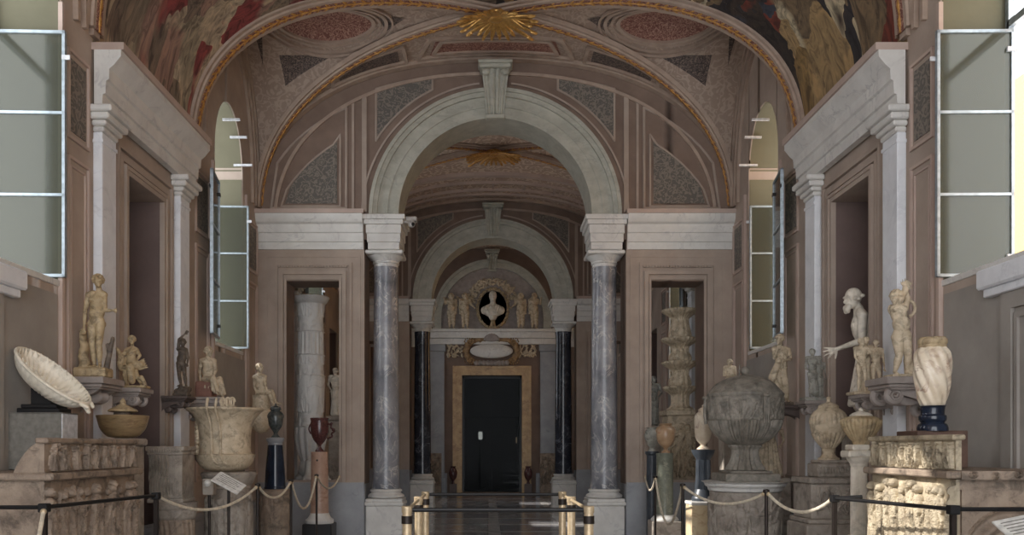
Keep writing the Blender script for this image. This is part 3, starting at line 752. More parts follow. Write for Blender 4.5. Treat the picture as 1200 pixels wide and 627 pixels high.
# lunette field, ledge, pilasters
cs = MB().bbox(-2.0, 2.0, yE-.22, yE, Z(390, yE), Z(386.5, yE), .01).bbox(-1.95, 1.95, yE-.16, yE, Z(397, yE), Z(390, yE), .01).bbox(-1.9, 1.9, yE-.1, yE, Z(404, yE), Z(397, yE), .01)
trim(cs, 'marble')
pl = MB()
for pa, pb in ((503, 521), (633, 651)):
    xa, xb = X(pa, yE), X(pb, yE); pl.bbox(xa, xb, yE-.07, yE, .5, Z(412, yE), .01).bbox(xa-.03, xb+.03, yE-.11, yE, Z(412, yE), Z(404, yE), .01).bbox(xa-.04, xb+.04, yE-.12, yE, 0, .5, .01)
trim(pl, 'dado')
co = MB()
for s in (-1, 1): co.prism([(yE, 3.75), (yE-.06, 3.75), (yE-.08, 3.95), (yE-.16, 4.12), (yE-.16, 4.2), (yE, 4.2)], s*1.5, s*HW, 'x')
trim(co, 'marble')
dd = MB().box(-HW, X(524, yE), yE-.03, yE, 0, .6).box(X(628, yE), HW, yE-.03, yE, 0, .6); trim(dd, 'dado')
# gallery beyond the glass door
cor = MB(); wy = [30.5, 37.5, 45, 57, 72]
cs_ = [yE+.5]
for q in wy: cs_ += [q-.55, q+.55]
cs_ += [95]
for k in range(len(cs_)-1):
    if k % 2: cor.box(-3.2, -3.0, cs_[k], cs_[k+1], 0, 2.3).box(-3.2, -3.0, cs_[k], cs_[k+1], 2.95, 4.6)
    else: cor.box(-3.2, -3.0, cs_[k], cs_[k+1], 0, 4.6)
cor.box(3.0, 3.2, yE+.5, 95, 0, 4.6).box(-3.2, 3.2, yE+.5, 95, 4.5, 4.7).box(-3.2, 3.2, 94.8, 95, 0, 4.6)
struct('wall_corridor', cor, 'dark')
# ------------------------------------------------------------------ figures
def figure(name, mat, parent, J, s, adult=True, face=(0,-1), tilt=0, vox=.0045, extra=None, hair=None, fingers=('L','R'), sm=3, male=True, hs=1.0):
    """J: joints (px right, px away, px up) from the figure's base, s: metres per pixel; one continuous remeshed body"""
    H = J['H']*s; u = H/7.3 if adult else H/5.9     # head height
    u *= hs
    def P(k): q = J[k]; return Vector((q[0]*s, q[1]*s, q[2]*s))
    mb = MB()
    hd, nk, ch, pv = P('head'), P('neck'), P('chest'), P('pelvis')
    f = Vector((face[0], face[1], tilt)).normalized(); sd = f.cross(Vector((0,0,1))).normalized(); up = sd.cross(f)
    def h(a, b, c): return hd+sd*a*u+f*b*u+up*c*u
    R = Matrix((sd, f, up)).transposed()
    mb.ell(h(0,-.06,.08), (.36*u,.42*u,.42*u), R); mb.ell(h(0,.08,-.12), (.29*u,.32*u,.38*u), R)
    mb.cap(h(0,.34,.06), h(0,.45,-.12), .05*u, .075*u, 8)                      # nose
    mb.cap(h(-.17,.33,.1), h(.17,.33,.1), .075*u, .075*u, 8)                  # brow
    mb.cap(h(-.09,.36,-.26), h(.09,.36,-.26), .055*u, .055*u, 8)              # lips
    mb.ell(h(0,.3,-.4), (.14*u,.13*u,.12*u)); 
    for e in (-1, 1): mb.ell(h(e*.36,-.03,-.04), (.06*u,.09*u,.14*u), R); mb.ell(h(e*.17,.3,-.1), (.1*u,.08*u,.1*u), R)
    if hair and hair != 'bald': mb.ell(h(0,-.12,.13), (.41*u,.42*u,.42*u), R)
    if hair:
        rng = random.Random(name)
        for k in range(34 if hair != 'bald' else 8):
            a = rng.uniform(.1*PI, .9*PI)*rng.choice((-1, 1))+(-PI/2); b = rng.uniform(-.2, 1.4) if hair != 'bald' else rng.uniform(-.5, -.1)
            d = Vector((math.cos(a)*math.cos(b)*.41, math.sin(a)*math.cos(b)*.44-.05, math.sin(b)*.46+.06))
            mb.ell(h(*d), (.11*u,.11*u,.1*u), None, 8, 6)
        if hair == 'bun': mb.ell(h(0,-.5,.02), (.2*u,.2*u,.18*u))
        if hair == 'wreath':
            mb.tube([h(.42*math.cos(2*PI*i/20), -.02+.44*math.sin(2*PI*i/20), .22) for i in range(20)], .1*u, 8, True)
        if hair == 'long':
            for e in (-1, 1): mb.cap(h(e*.34,-.12,.1), h(e*.36,-.02,-.6), .12*u, .09*u)
        pass
    sl, sr = P('shL'), P('shR')
    mb.cap(hd-up*.25*u-f*.08*u, nk, .19*u, .23*u); mb.cap(nk, ch, .24*u, .42*u)
    ax = (sr-sl).normalized(); wd = (sr-sl).length
    tv = (nk-pv).normalized(); fr = ax.cross(tv).normalized(); fr = -fr if fr.dot(Vector((face[0], face[1], 0))) < 0 else fr
    RT = Matrix((ax, tv.cross(ax).normalized(), tv)).transposed()
    cw = max(wd*.5, .62*u)
    mb.ell(ch, (cw*.92,.5*u,.82*u), RT); mb.cap(sl.lerp(nk,.45), sl, .24*u, .27*u); mb.cap(sr.lerp(nk,.45), sr, .24*u, .27*u)
    for e in (-1, 1):
        mb.ell(ch+ax*e*cw*.42+fr*.34*u+tv*.22*u, (.3*u,.13*u,.22*u), RT)      # pectorals
        mb.ell(ch-ax*e*cw*.45-fr*.3*u+tv*.3*u, (.3*u,.2*u,.4*u), RT)
    wa = ch.lerp(pv, .55); bulge = .12*u if adult else .26*u
    mb.ell(wa+fr*bulge*.5, (.6*u,.46*u+bulge*.3,.66*u), RT); mb.ell(pv, (.62*u,.46*u,.5*u), RT)
    hl, hr = P('hipL'), P('hipR')
    for e, q in ((-1, hl), (1, hr)): mb.ell(q-fr*.2*u, (.34*u,.36*u,.36*u), RT)
    fat = 1.0 if adult else 1.18
    for e in 'LR':
        a, b, c = P('sh'+e), P('el'+e), P('wr'+e)
        mb.cap(a, b, .235*u*fat, .165*u*fat); mb.ell(a.lerp(b,.45)+fr*.02*u, (.22*u,.22*u,.32*u))
        mb.cap(b, c, .175*u*fat, .105*u*fat)
        d = (c-b).normalized(); n = d.cross(Vector((0,1,0)) if abs(d.y) < .9 else Vector((1,0,0))).normalized(); n2 = d.cross(n)
        sp = Vector(J.get('pa'+e, tuple(n))).normalized(); sp = (sp-d*sp.dot(d)).normalized(); cu = d.cross(sp)
        pc = c+d*.2*u; mb.cap(c, c+d*.34*u, .1*u, .13*u, 8)
        for w in (-1, 1): mb.cap(c+d*.1*u, c+d*.36*u+sp*.12*w*u, .07*u, .08*u, 8)
        if e in fingers:
            op = J.get('open'+e, 0)
            for k in range(4):
                o = -.165+.11*k; ln = (.26,.34,.31,.22)[k]; b0 = c+d*.38*u+sp*o*u
                d1 = (d+sp*o*(.8+op*2.2)+cu*.25*(1-op)).normalized(); m1 = b0+d1*ln*.6*u; d2 = (d1+cu*.7*(1-op)).normalized()
                mb.cap(b0, m1, .05*u, .046*u, 8); mb.cap(m1, m1+d2*ln*.55*u, .046*u, .036*u, 8)
            tb = c+d*.16*u-sp*.14*u; td = (d*.6-sp*(.7+.4*op)+cu*.3).normalized(); mb.cap(tb, tb+td*.3*u, .062*u, .045*u, 8)
        a, b, c, t = P('hip'+e), P('kn'+e), P('an'+e), P('toe'+e)
        mb.cap(a, b, .37*u*fat, .23*u*fat); mb.ell(b, (.23*u,.24*u,.24*u)); cd = (c-b).normalized()
        mb.cap(b, b.lerp(c,.4), .21*u*fat, .235*u*fat); mb.cap(b.lerp(c,.4), c, .235*u*fat, .13*u)
        mb.cap(c-Vector((0,0,.05*u))-(t-c).normalized()*.08*u, t, .15*u, .1*u)
        for k in range(5):
            q = (t-c); q.z = 0; q.normalize(); sdv = Vector((-q.y, q.x, 0)); mb.cap(t+sdv*(-.12+.06*k)*u, t+q*.1*u+sdv*(-.14+.07*k)*u-Vector((0,0,.03*u)), .05*u, .045*u, 6)
    if extra: extra(mb, P, u)
    o = mb.build(name, mat, parent, 180, vox, sm)
    for v in o.data.vertices:               # the feet stand on the base
        if v.co.z < .001: v.co.z = .001
    return o
def folds(mb, top, bot, r0, r1, n=14, rad=.03, seed=1, core=True):
    rng = random.Random(seed); top = Vector(top); bot = Vector(bot)
    if core: mb.cap(top, bot, r0*.9, r1*.86, 16)
    for k in range(n):
        a = 2*PI*k/n+rng.uniform(-.1,.1); a2 = a+rng.uniform(-.25,.25)
        mb.cap(top+Vector((math.cos(a)*r0*.85, math.sin(a)*r0*.85, 0)), bot+Vector((math.cos(a2)*r1, math.sin(a2)*r1, rng.uniform(-.4,.4)*rad)), rad*.7, rad*rng.uniform(.8,1.2), 8)
def swag(mb, a, b, sagv, r, n=5, spread=.03):
    a = Vector(a); b = Vector(b); sagv = Vector(sagv)
    for k in range(n):
        o = Vector((0,0,-spread*k)); mb.tube([a.lerp(b, t/10)+sagv*math.sin(PI*t/10)*(1+.35*k)+o*math.sin(PI*t/10) for t in range(11)], r*(1-.07*k), 6)
def std(hh_, dx=0, H=None, **kw):
    H = H or hh_
    J = dict(H=H, head=(dx*1.1,-.01*H,.93*H), neck=(dx,0,.845*H), chest=(dx*.9,0,.74*H), pelvis=(dx*.6,0,.53*H),
        shL=(dx-.115*H,0,.82*H), shR=(dx+.115*H,0,.82*H), elL=(dx-.15*H,.01*H,.65*H), elR=(dx+.15*H,.01*H,.65*H), wrL=(dx-.14*H,-.04*H,.5*H), wrR=(dx+.14*H,-.04*H,.5*H),
        hipL=(-.05*H,0,.5*H), hipR=(.05*H,0,.5*H), knL=(-.05*H,-.015*H,.28*H), knR=(.06*H,-.03*H,.28*H), anL=(-.05*H,0,.05*H), anR=(.07*H,0,.05*H), toeL=(-.06*H,-.08*H,.02*H), toeR=(.08*H,-.08*H,.02*H))
    J.update(kw); return J
def bracket(name_, label, x, y, ztop, w, dpt, h, sx, mat, volute=True, group=None):
    """wall console: x is the wall side sign position; projects from the wall towards the aisle"""
    xw = sx*HW; t = thing('wall_bracket', label, 'bracket', (xw, y, ztop), 0, group)
    MB().bbox(0, -sx*dpt, -w/2, w/2, -h*.2, 0, .006).bbox(0, -sx*(dpt-.015), -w/2+.012, w/2-.012, -h*.3, -h*.2, .006).bbox(0, -sx*(dpt-.03), -w/2+.02, w/2-.02, -h*.36, -h*.3, .004).build('shelf', mat, t)
    for e in (-1, 1):
        n = 26; pr = []
        top = [(-sx*0, -h*.36), (-sx*(dpt-.05), -h*.36)]
        for k in range(n+1):
            q = k/n; pr.append((-sx*(dpt-.05)*(1-q)**1.5*(1+.12*math.sin(q*PI*2)), -h*.36-h*.64*q))
        m = MB().prism(top[1:]+pr[1:]+[(0, -h*.36)], e*w*.3-w*.07, e*w*.3+w*.07, 'y')
        if volute:
            for (cx, cz, r) in ((-sx*(dpt-.075), -h*.5, h*.17), (-sx*.05, -h*.86, h*.12)):
                m.tube([(cx+r*(1-k/26)*math.cos(k*.55)*-sx, e*(w*.3+w*.07), cz+r*(1-k/26)*math.sin(k*.55)) for k in range(24)], h*.035, 6)
                m.tube([(cx+r*math.cos(k*PI/8), e*(w*.3), cz+r*math.sin(k*PI/8)) for k in range(16)], w*.075, 8, True)
        m.build('volute', mat, t)
    m = MB()                                # leaf between the scrolls
    for k in range(7): a = -.9+.3*k; m.ell((-sx*dpt*.5+(-sx)*.0, w*.16*a, -h*.55), (dpt*.3, w*.045, h*.22))
    m.build('acanthus_leaf', mat, t)
    return t
# ------------------------------------------------------------------ reliefs
def relief(w, h, nx, nz, seed, nf, crowd=True, fringe=False):
    """height field 0..1 of a crowded row of nf carved figures"""
    rng = random.Random(seed); U, V = np.meshgrid(np.linspace(0, w, nx), np.linspace(0, h, nz)); A = np.zeros_like(U)
    def bone(a, b, ra, rb, lvl):
        nonlocal A
        ax, az = a; bx, bz = b; dx, dz = bx-ax, bz-az; l2 = dx*dx+dz*dz+1e-9
        t = np.clip(((U-ax)*dx+(V-az)*dz)/l2, 0, 1); d = np.hypot(U-ax-dx*t, V-az-dz*t); r = ra+(rb-ra)*t
        A = np.maximum(A, np.where(d < r, lvl*(.3+.7*np.sqrt(np.clip(1-(d/r)**2, 0, 1))), 0))
    for layer, lvl in ((0, .5), (1, 1.0)):
        for k in range(nf if layer else (nf if crowd else 0)):
            cx = w*(k+.5+(0 if layer else .5))/nf+rng.uniform(-.15,.15)*w/nf; H = h*rng.uniform(.92,1.02)*(1 if layer else .98); z0 = .02*h
            W = min(1.0, w/nf/(.34*H)); ln = rng.uniform(-.16,.16)*H*W; q = rng.choice((-1, 1)); wob = lambda a: rng.uniform(-a, a)*H*W
            hd = (cx+ln, z0+.89*H); nk = (cx+ln*.9, z0+.77*H); pv = (cx+ln*.1, z0+.48*H); g = .5+.3*W
            bone(hd, hd, .072*H*g, .072*H*g, lvl); bone((hd[0]+q*.03*H*W, hd[1]-.02*H), hd, .04*H*g, .03*H, lvl*1.05); bone(nk, pv, .095*H*g, .075*H*g, lvl)
            for e in (-1, 1):
                kn = (pv[0]+e*.09*H*W+wob(.12), z0+.26*H+wob(.03)); an = (kn[0]+wob(.16), z0+.03*H); bone(pv, kn, .06*H*g, .042*H*g, lvl); bone(kn, an, .042*H*g, .026*H*g, lvl)
                sh = (nk[0]+e*.1*H*W, nk[1]-.03*H); el = (sh[0]+e*.09*H*W+wob(.12), sh[1]-.12*H+wob(.22)); wr = (el[0]+wob(.2), el[1]+wob(.2)); bone(sh, el, .038*H*g, .03*H*g, lvl); bone(el, wr, .03*H*g, .022*H*g, lvl)
            for j in range(7):              # thin cloth folds
                x = pv[0]+(-.15+.05*j)*H*W; bone((x+wob(.03), pv[1]+rng.uniform(0,.2)*H), (x+wob(.09), z0+rng.uniform(.08,.2)*H), .016*H*g, .012*H*g, lvl*.8)
            if layer and rng.random() < .6: bone((cx+q*.2*H*W, z0), (cx+q*.14*H*W, z0+.92*H), .014*H, .014*H, .7)
    rn = np.random.RandomState(seed); B = rn.rand(nz//4+2, nx//4+2); jj = np.clip((np.arange(nz)/4).astype(int), 0, None); ii = (np.arange(nx)/4).astype(int)
    A = A*(.9+.15*B[jj][:, ii])
    return A
def scroll_relief(w, h, nx, nz, n=3):
    U, V = np.meshgrid(np.linspace(0, w, nx), np.linspace(0, h, nz)); A = np.zeros_like(U)
    for k in range(n):
        cx, cz = w*(k+.5)/n, h*(.5+.08*(-1)**k); r = np.hypot(U-cx, V-cz); th = np.arctan2(V-cz, (U-cx)*(-1)**k)
        R = min(h*.46, w/n*.5); A = np.maximum(A, np.where(r < R, .5+.5*np.cos((r/R*3.2-th/(2*PI))*2*PI), 0)*(1-.3*r/R)); A = np.maximum(A, np.where(r < R*.18, 1, 0))
    return A
def relief_mb(A, w, h, amp, mb=None, o=(0,0,0), du=(1,0,0), nrm=(0,-1,0), th=.01):
    """slab carrying the height field; o: lower left corner, du: direction of width, nrm: outward"""
    mb = mb or MB(); nz, nx = A.shape; o = Vector(o); du = Vector(du); n = Vector(nrm); up = Vector((0,0,1)); vs = []; fs = []
    for j in range(nz):
        for i in range(nx):
            e = 0 if (i in (0, nx-1) or j in (0, nz-1)) else A[j, i]
            vs.append(o+du*(w*i/(nx-1))+up*(h*j/(nz-1))+n*(.004+amp*e))
    for j in range(nz-1):
        for i in range(nx-1): fs.append((j*nx+i, j*nx+i+1, (j+1)*nx+i+1, (j+1)*nx+i))
    b = len(vs); per = [i for i in range(nx)]+[j*nx+nx-1 for j in range(1, nz)]+[(nz-1)*nx+i for i in range(nx-2, -1, -1)]+[j*nx for j in range(nz-2, 0, -1)]
    for i in per: vs.append(vs[i]-n*th)
    m = len(per)
    for k in range(m): fs.append((per[k], b+k, b+(k+1) % m, per[(k+1) % m]))
    fs.append(tuple(b+k for k in range(m)))
    return mb.add(vs, fs)
def flutes(n, amp, z0=-1e9, z1=1e9, tw=0, sharp=False):
    def f(z, th):
        if not (z0 <= z <= z1): return 1
        e = math.sin(PI*min(1, max(0, (z-z0)/(z1-z0)))) if z1 < 1e8 else 1
        c = math.cos(n*th+tw*z); return 1+amp*min(1, e*3)*(abs(c)*2-1 if sharp else c)
    return f
def strigil(n, amp, z0, z1, wave=1.2):
    def f(z, th):
        if not (z0 < z < z1): return 1
        q = (z-z0)/(z1-z0); return 1+amp*math.cos(n*th+wave*math.sin(q*2*PI)*2.2)*min(1, 8*math.sin(PI*q))
    return f
def dense(prof, step=.006):
    out = [prof[0]]
    for (r0, z0), (r1, z1) in zip(prof, prof[1:]):
        n = max(1, int(math.hypot(r1-r0, z1-z0)/step))
        for k in range(1, n+1): out.append((r0+(r1-r0)*k/n, z0+(z1-z0)*k/n))
    return out
def curve(prof, per=6):
    """Catmull-Rom through (r,z) points"""
    P = [prof[0]]+list(prof)+[prof[-1]]; out = []
    for i in range(1, len(P)-2):
        for k in range(per):
            t = k/per; q = [.5*(2*P[i][a]+(P[i+1][a]-P[i-1][a])*t+(2*P[i-1][a]-5*P[i][a]+4*P[i+1][a]-P[i+2][a])*t*t+(-P[i-1][a]+3*P[i][a]-3*P[i+1][a]+P[i+2][a])*t**3) for a in (0, 1)]
            out.append((max(.0005, q[0]), q[1]))
    out.append(prof[-1]); return out
# ------------------------------------------------------------------ LEFT SIDE
# sarcophagus
def sarcophagus(sx, y0, y1, lat, zmid, ztop, label, m1, m2, seed, arched):
    xf = CAMX+sx*lat; dep = HW-.04-abs(xf); Ln = y1-y0
    t = thing('sarcophagus', label, 'sarcophagus', (xf, y0, 0))
    MB().bbox(sx*.045, sx*dep, .04, Ln-.02, .12, zmid-.02, .01).bbox(sx*.0, sx*dep, .0, Ln, 0, .12, .01).build('body', m2, t)
    hz = .56
    du = (0, 1, 0); o = (sx*.03, .02, .16); n = (-sx, 0, 0)
    A = relief(Ln-.04, hz, 440, 260, seed, 10); relief_mb(A, Ln-.04, hz, .045, None, (sx*.03, .02, zmid-.045-hz), du, n, .02).build('front_relief', m1, t)
    MB().bbox(sx*-.03, sx*dep, 0, Ln, zmid-.04, zmid, .008).build('lid', m2, t)
    MB().bbox(sx*-.05, sx*.1, -.01, Ln+.01, zmid-.09-hz, zmid-.045-hz, .01).build('lower_moulding', m1, t)
    A = relief(Ln-.04, ztop-zmid-.03, 420, 90, seed+5, 9, True)
    f = relief_mb(A, Ln-.04, ztop-zmid-.03, .028, None, (sx*.03, .02, zmid+.005), du, n, .03)
    f.bbox(sx*0, sx*.07, .0, Ln, ztop-.03, ztop, .008); f.build('lid_frieze', m1, t)
    if arched:                              # the lid's near end, curving down to the back
        pr = [(sx*.03, zmid)]+[(sx*(.03+.17*q), zmid+(ztop-.02-zmid)*(1-q**2.2)) for q in np.linspace(0, 1, 12)]
        MB().prism(pr, .03, .12, 'y').build('lid_end', m2, t)
    else:
        B = scroll_relief(dep-.1, zmid-.26, 150, 110, 1); relief_mb(B, dep-.1, zmid-.26, .05, None, (min(sx*.06, sx*(dep-.04)), .03, .16), (1,0,0), (0,-1,0), .02).build('end_relief', m2, t)
        B = scroll_relief(dep-.06, .05, 120, 20, 5); relief_mb(B, dep-.06, .045, .02, None, (min(sx*.04, sx*(dep-.02)), -.006, zmid-.045), (1,0,0), (0,-1,0), .01).build('end_band', m2, t)
    return t
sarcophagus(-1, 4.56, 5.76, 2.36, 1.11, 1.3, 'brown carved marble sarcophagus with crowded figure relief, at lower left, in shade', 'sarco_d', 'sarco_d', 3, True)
sarcophagus(1, 4.45, 5.46, 2.42, 1.125, 1.317, 'cream carved marble sarcophagus at lower right with crowded figure relief lit by sun', 'sarco', 'sarco_d', 11, False)
# grey box with the tilted shell dish, standing on the sarcophagus
bx = thing('display_block', 'grey painted block with white side, standing on the left sarcophagus', 'block', (X(38, 5.2), 5.22, 1.112))
MB().bbox(-.165, .165, 0, .2, 0, .345, .004).build('core', 'boxgrey', bx); MB().bbox(.165, .172, .002, .198, .002, .343, .002).build('side_panel', 'boxwhite', bx)
MB().bbox(-.17, .175, -.005, .2, .345, .35, .002).build('top_board', 'boxgrey', bx)
mo = thing('dish_mount', 'dark stepped metal mount between the grey block and the fluted dish', 'mount', (X(38, 5.2), 5.32, 1.46))
MB().bbox(-.12, .14, -.08, .08, 0, .03, .004).bbox(-.1, .12, -.07, .07, .03, .055, .004).build('base_plate', 'black', mo); MB().prism([(-.05,.055), (.08,.055), (.03,.13), (-.05,.19)], -.045, .045, 'y').build('wedge', 'black', mo)
dx_, dz_ = X(62, 5.3), Z(441, 5.3)
ds = thing('fluted_dish', 'cream fluted marble oval dish tilted on its edge on a dark mount', 'dish', (dx_, 5.3, dz_))
a_ = Vector((.76, 0, -.63)).normalized(); n_ = Vector((.63, -.15, .76)); n_ = (n_-a_*n_.dot(a_)).normalized(); b_ = n_.cross(a_)
def dish(off, inner):
    def f(u, v):
        th = 2*PI*u; k = v; rr = math.sin(k*PI/2); d = -math.cos(k*PI/2)*.125
        fl = 1+.03*math.cos(34*th)*k
        return a_*(math.cos(th)*(.265-off)*rr*fl)+b_*(math.sin(th)*(.165-off)*rr*fl)+n_*(d+off*.9+(.011*math.cos(34*th)*k if inner else .01*math.cos(34*th)*k))
    return f
m = MB(); m.grid(dish(0, False), 272, 14); m.grid(dish(.014, True), 272, 14)
m.build('bowl', 'shell', ds, 60)
m = MB().tube([a_*(math.cos(2*PI*k/80)*.268)+b_*(math.sin(2*PI*k/80)*.168)+n_*.004 for k in range(80)], .011, 8, True); m.build('rim', 'shell', ds)
m = MB(); c0 = a_*-.06-b_*-.1+n_*-.05
for q in range(2):
    m.tube([(c0+a_*(.05*math.cos(PI*k/14)*(1 if q else .7))+b_*(-.0)+n_*(-.03-.03*math.sin(PI*k/14))-b_*-.0+Vector((0,-.05,0))) for k in range(15)], .012, 8)
m.build('handle', 'shell', ds)
m = MB(); e_ = a_*.27; m.cap(e_+n_*-.01, e_+a_*.04+n_*-.03, .02, .014); m.cap(e_+b_*.05, e_+b_*.03+a_*.03, .014, .012); m.cap(e_-b_*.05, e_-b_*.03+a_*.03, .014, .012); m.build('spout', 'shell', ds)
# statues on brackets
def stat(name_, label, px, py, y, cat='statue', group=None):
    return thing(name_, label, cat, (X(px, y), y, Z(py, y)), 0, group)
def s_(y): return y/FOC
# 1 nude youth
y = 6.08
t = stat('statue', 'yellowed marble statue of standing nude youth with broken arm, beside tree stump, far left', 110, 443, y)
J = std(110, H=112, head=(6,-2,113), neck=(6.5,0,102), chest=(4.5,0,88), pelvis=(3,0,66), shL=(-6,0,97), shR=(12,0,97.5), elL=(-11,2,79), wrL=(-10,-3,59), elR=(14,-2,79), wrR=(23,-4,78.5),
    hipL=(-2,0,63), hipR=(7.5,0,63), knL=(-1,-2,38), anL=(0,2,15), toeL=(-2,-7,12.5), knR=(8.5,-5,39), anR=(7,0,15), toeR=(9,-8,12.5))
figure('body', 'statue_y', t, J, s_(y), hair='curls', face=(.5,-.85), fingers=('L',), vox=.0042)
m = MB()
for k in range(7): m.ell((L(-14, y)+.008*math.sin(k*2), .03, L(12+k*6.5, y)), (L(7-.5*k, y), .04, L(6, y)))
m.build('rock', 'statue_y', t, 180, .007)
m = MB().cap((L(13,y), .02, L(10,y)), (L(20,y), .03, L(47,y)), .022, .015); m.cap((L(16,y), .02, L(24,y)), (L(14,y), .02, L(40,y)), .013, .01); m.build('tree_trunk', 'statue_d', t, 180, .006)
MB().bbox(L(-21,y), L(12,y)+.03, -.06, .09, 0, L(12,y), .012).build('plinth', 'statue_y', t)
bracket('wall_bracket', 'grey stone wall console carrying the standing nude youth', 0, y, Z(443.5, y)-.001, .36, abs(abs(X(133, y))-HW)+.04 if False else .28, .24, -1, 'bracket', False)
# 2 boy with goose
y = 6.62
t = stat('statue', 'small yellowed marble statue of a boy struggling with a goose, by dark left niche', 156, 455, y)
J = std(60, H=60, head=(-.5,-2,56), neck=(-1,0,48), chest=(-2,0,41), pelvis=(-2,0,27), shL=(-7,0,45), shR=(4,0,45), elL=(-11,-3,38), wrL=(-8,-7,31), elR=(9,-3,38), wrR=(7,-7,32),
    hipL=(-5,0,25), hipR=(1,0,25), knL=(-8,-4,15), anL=(-8,2,5), toeL=(-10,-4,2.5), knR=(6,-5,16), anR=(9,1,5), toeR=(11,-5,2.5))
def goose(mb, P, u):
    s = s_(6.62)
    mb.ell((-12*s,-3*s,30*s), (5*s,6*s,11*s)); mb.cap((-13*s,-3*s,38*s), (-17*s,-4*s,46*s), 3*s, 1.8*s); mb.ell((8*s,-7*s,27*s), (8*s,4*s,4.5*s)); mb.cap((0,-8*s,24*s), (2*s,-8*s,8*s), 5*s, 4*s)
    for k in range(5): mb.cap((10*s,-6*s,(22+2*k)*s), ((19-k)*s,-5*s,(24+2.5*k)*s), 1.6*s, .8*s)
    mb.cap((12*s,-6*s,12*s), (16*s,-4*s,4*s), 3*s, 2*s)
figure('body', 'statue_y', t, J, s_(y), adult=False, hair='curls', face=(.3,-.9), extra=goose, vox=.004)
MB().bbox(L(-15,y), L(17,y), -.05, .07, 0, L(3,y), .008).build('plinth', 'statue_y', t)
bracket('wall_bracket', 'grey stone console with white scroll under the boy with goose', 0, y, Z(455.5, y), .26, .3, .18, -1, 'bracket')
# 3 bowl on its pedestal behind the sarcophagus
y = 6.12
b = thing('covered_bowl', 'honey brown alabaster bowl with low domed lid, above the left sarcophagus', 'bowl', (X(144, y), y, 1.312))
k_ = L(29, y)
MB().lathe(curve([(.05,0), (.06,.004), (k_*.62,.018), (k_*.86,.07), (k_*.96,.13), (k_,.155), (k_*1.01,.16), (k_*.97,.165), (k_*.9,.15), (k_*.3,.12), (.01,.11)], 4), 48).build('basin', 'brownbowl', b)
l = MB().lathe(curve([(.06,.13), (.062,.17), (.058,.19)], 3), 32).build('neck', 'statue_d', b)
MB().lathe(curve([(.055,.188), (.095,.19), (.1,.2), (.08,.215), (.04,.235), (.02,.25), (.022,.262), (.012,.28), (.002,.29)], 4), 40).build('lid', 'statue_y', b)
p = thing('pedestal', 'plain square stone pedestal holding the honey brown bowl', 'pedestal', (X(144, y), y, 0))
MB().bbox(-.14, .14, -.14, .14, 0, .15, .01).bbox(-.11, .11, -.11, .11, .15, 1.26, .008).build('shaft', 'altar', p); MB().bbox(-.13, .13, -.13, .13, 1.26, 1.312, .012).build('cap', 'altar', p)
# 4 strigilated altar on a fluted drum
y = 6.95
p = thing('fluted_drum', 'low round strigil-fluted marble drum carrying the S-fluted chest, left', 'pedestal', (X(203, y), y+.06, 0))
r = L(23, y)
MB().lathe(dense([(r*1.02,.0), (r*1.02,.1), (r*.9,.12), (r*.9,.16)], .02), 48).build('base', 'altar', p)
MB().lathe(dense([(r*.92,.16), (r*.92,.66)], .012), 144, fl=strigil(20, .03, .16, .66)).build('shaft', 'sarco_d', p)
MB().lathe(curve([(r*.92,.66), (r*1.0,.68), (r*1.03,.71), (r*1.03,.74), (r*1.08,.76), (r*1.08,.8)], 3), 48).build('cap', 'altar', p)
zt = .8
u_ = thing('cinerary_chest', 'grey marble chest with S-curved flutes standing on the round drum', 'chest', (X(198, y), y+.06, zt))
hh = Z(523, y)-zt
bd = MB(); w2 = L(19.5, y)
def fr_(a, b_):
    x = -w2+2*w2*a; z = .03+(hh-.1)*b_; q = b_*2*PI
    d = .013*math.cos(a/.62*7*2*PI+2.6*math.sin(q)) if a < .62 else 0
    return (x, -.13+.0-.035*math.sin(min(1, a/.62)*PI)*(a < .62)-d, z)
bd.grid(fr_, 160, 40); bd.box(-w2, w2, -.128, .13, .03, hh-.07); bd.build('body', 'altar', u_)
MB().bbox(w2-.075, w2, -.14, -.125, .04, hh-.08, .003).bbox(w2-.06, w2-.015, -.146, -.138, .07, hh-.11, .003).build('corner_panel', 'altar', u_)
MB().bbox(-w2-.01, w2+.01, -.15, .14, 0, .03, .006).build('base', 'altar', u_)
c_ = MB().bbox(-w2-.01, w2+.01, -.15, .14, hh-.07, hh-.04, .006).bbox(-w2-.02, w2+.02, -.16, .15, hh-.04, hh, .008)
for k in range(14): c_.ell((-w2+2*w2*(k+.5)/14, -.16, hh-.035), (.007,.008,.018), None, 6, 5)
c_.build('cornice', 'altar', u_)
# 5 slender dark satyr with a raised arm
y = 7.78
t = stat('statue', 'slender dark marble statue of a figure with arm raised over its head, left', 213, 464, y)
J = std(66, H=68, head=(2,-2,62), neck=(1.5,0,56), chest=(1,0,50), pelvis=(-1,0,38), shL=(-4,0,55), shR=(5,0,54), elL=(-3,-1,66), wrL=(3,0,72), elR=(7.5,0,45), wrR=(8,-4,38),
    hipL=(-3,0,36), hipR=(2,0,36), knL=(-2,-3,24), anL=(-1,0,13), toeL=(-3,-4,11.5), knR=(5,-4,24), anR=(5,0,13), toeR=(7,-4,11.5))
figure('body', 'statue_d', t, J, s_(y), hair='curls', face=(.6,-.8), vox=.004)
m = MB(); rg = random.Random(4)
for k in range(12): m.ell((rg.uniform(-.05,.06), rg.uniform(-.03,.04), rg.uniform(.02,.07)), (.03,.03,.028))
m.box(-.07, .07, -.05, .06, 0, .02); m.build('rock', 'statue_d', t, 180, .006)
bracket('wall_bracket', 'dark grey wall console under the slender dark statue', 0, y, Z(464.5, y), .24, .24, .14, -1, 'bracket_d')
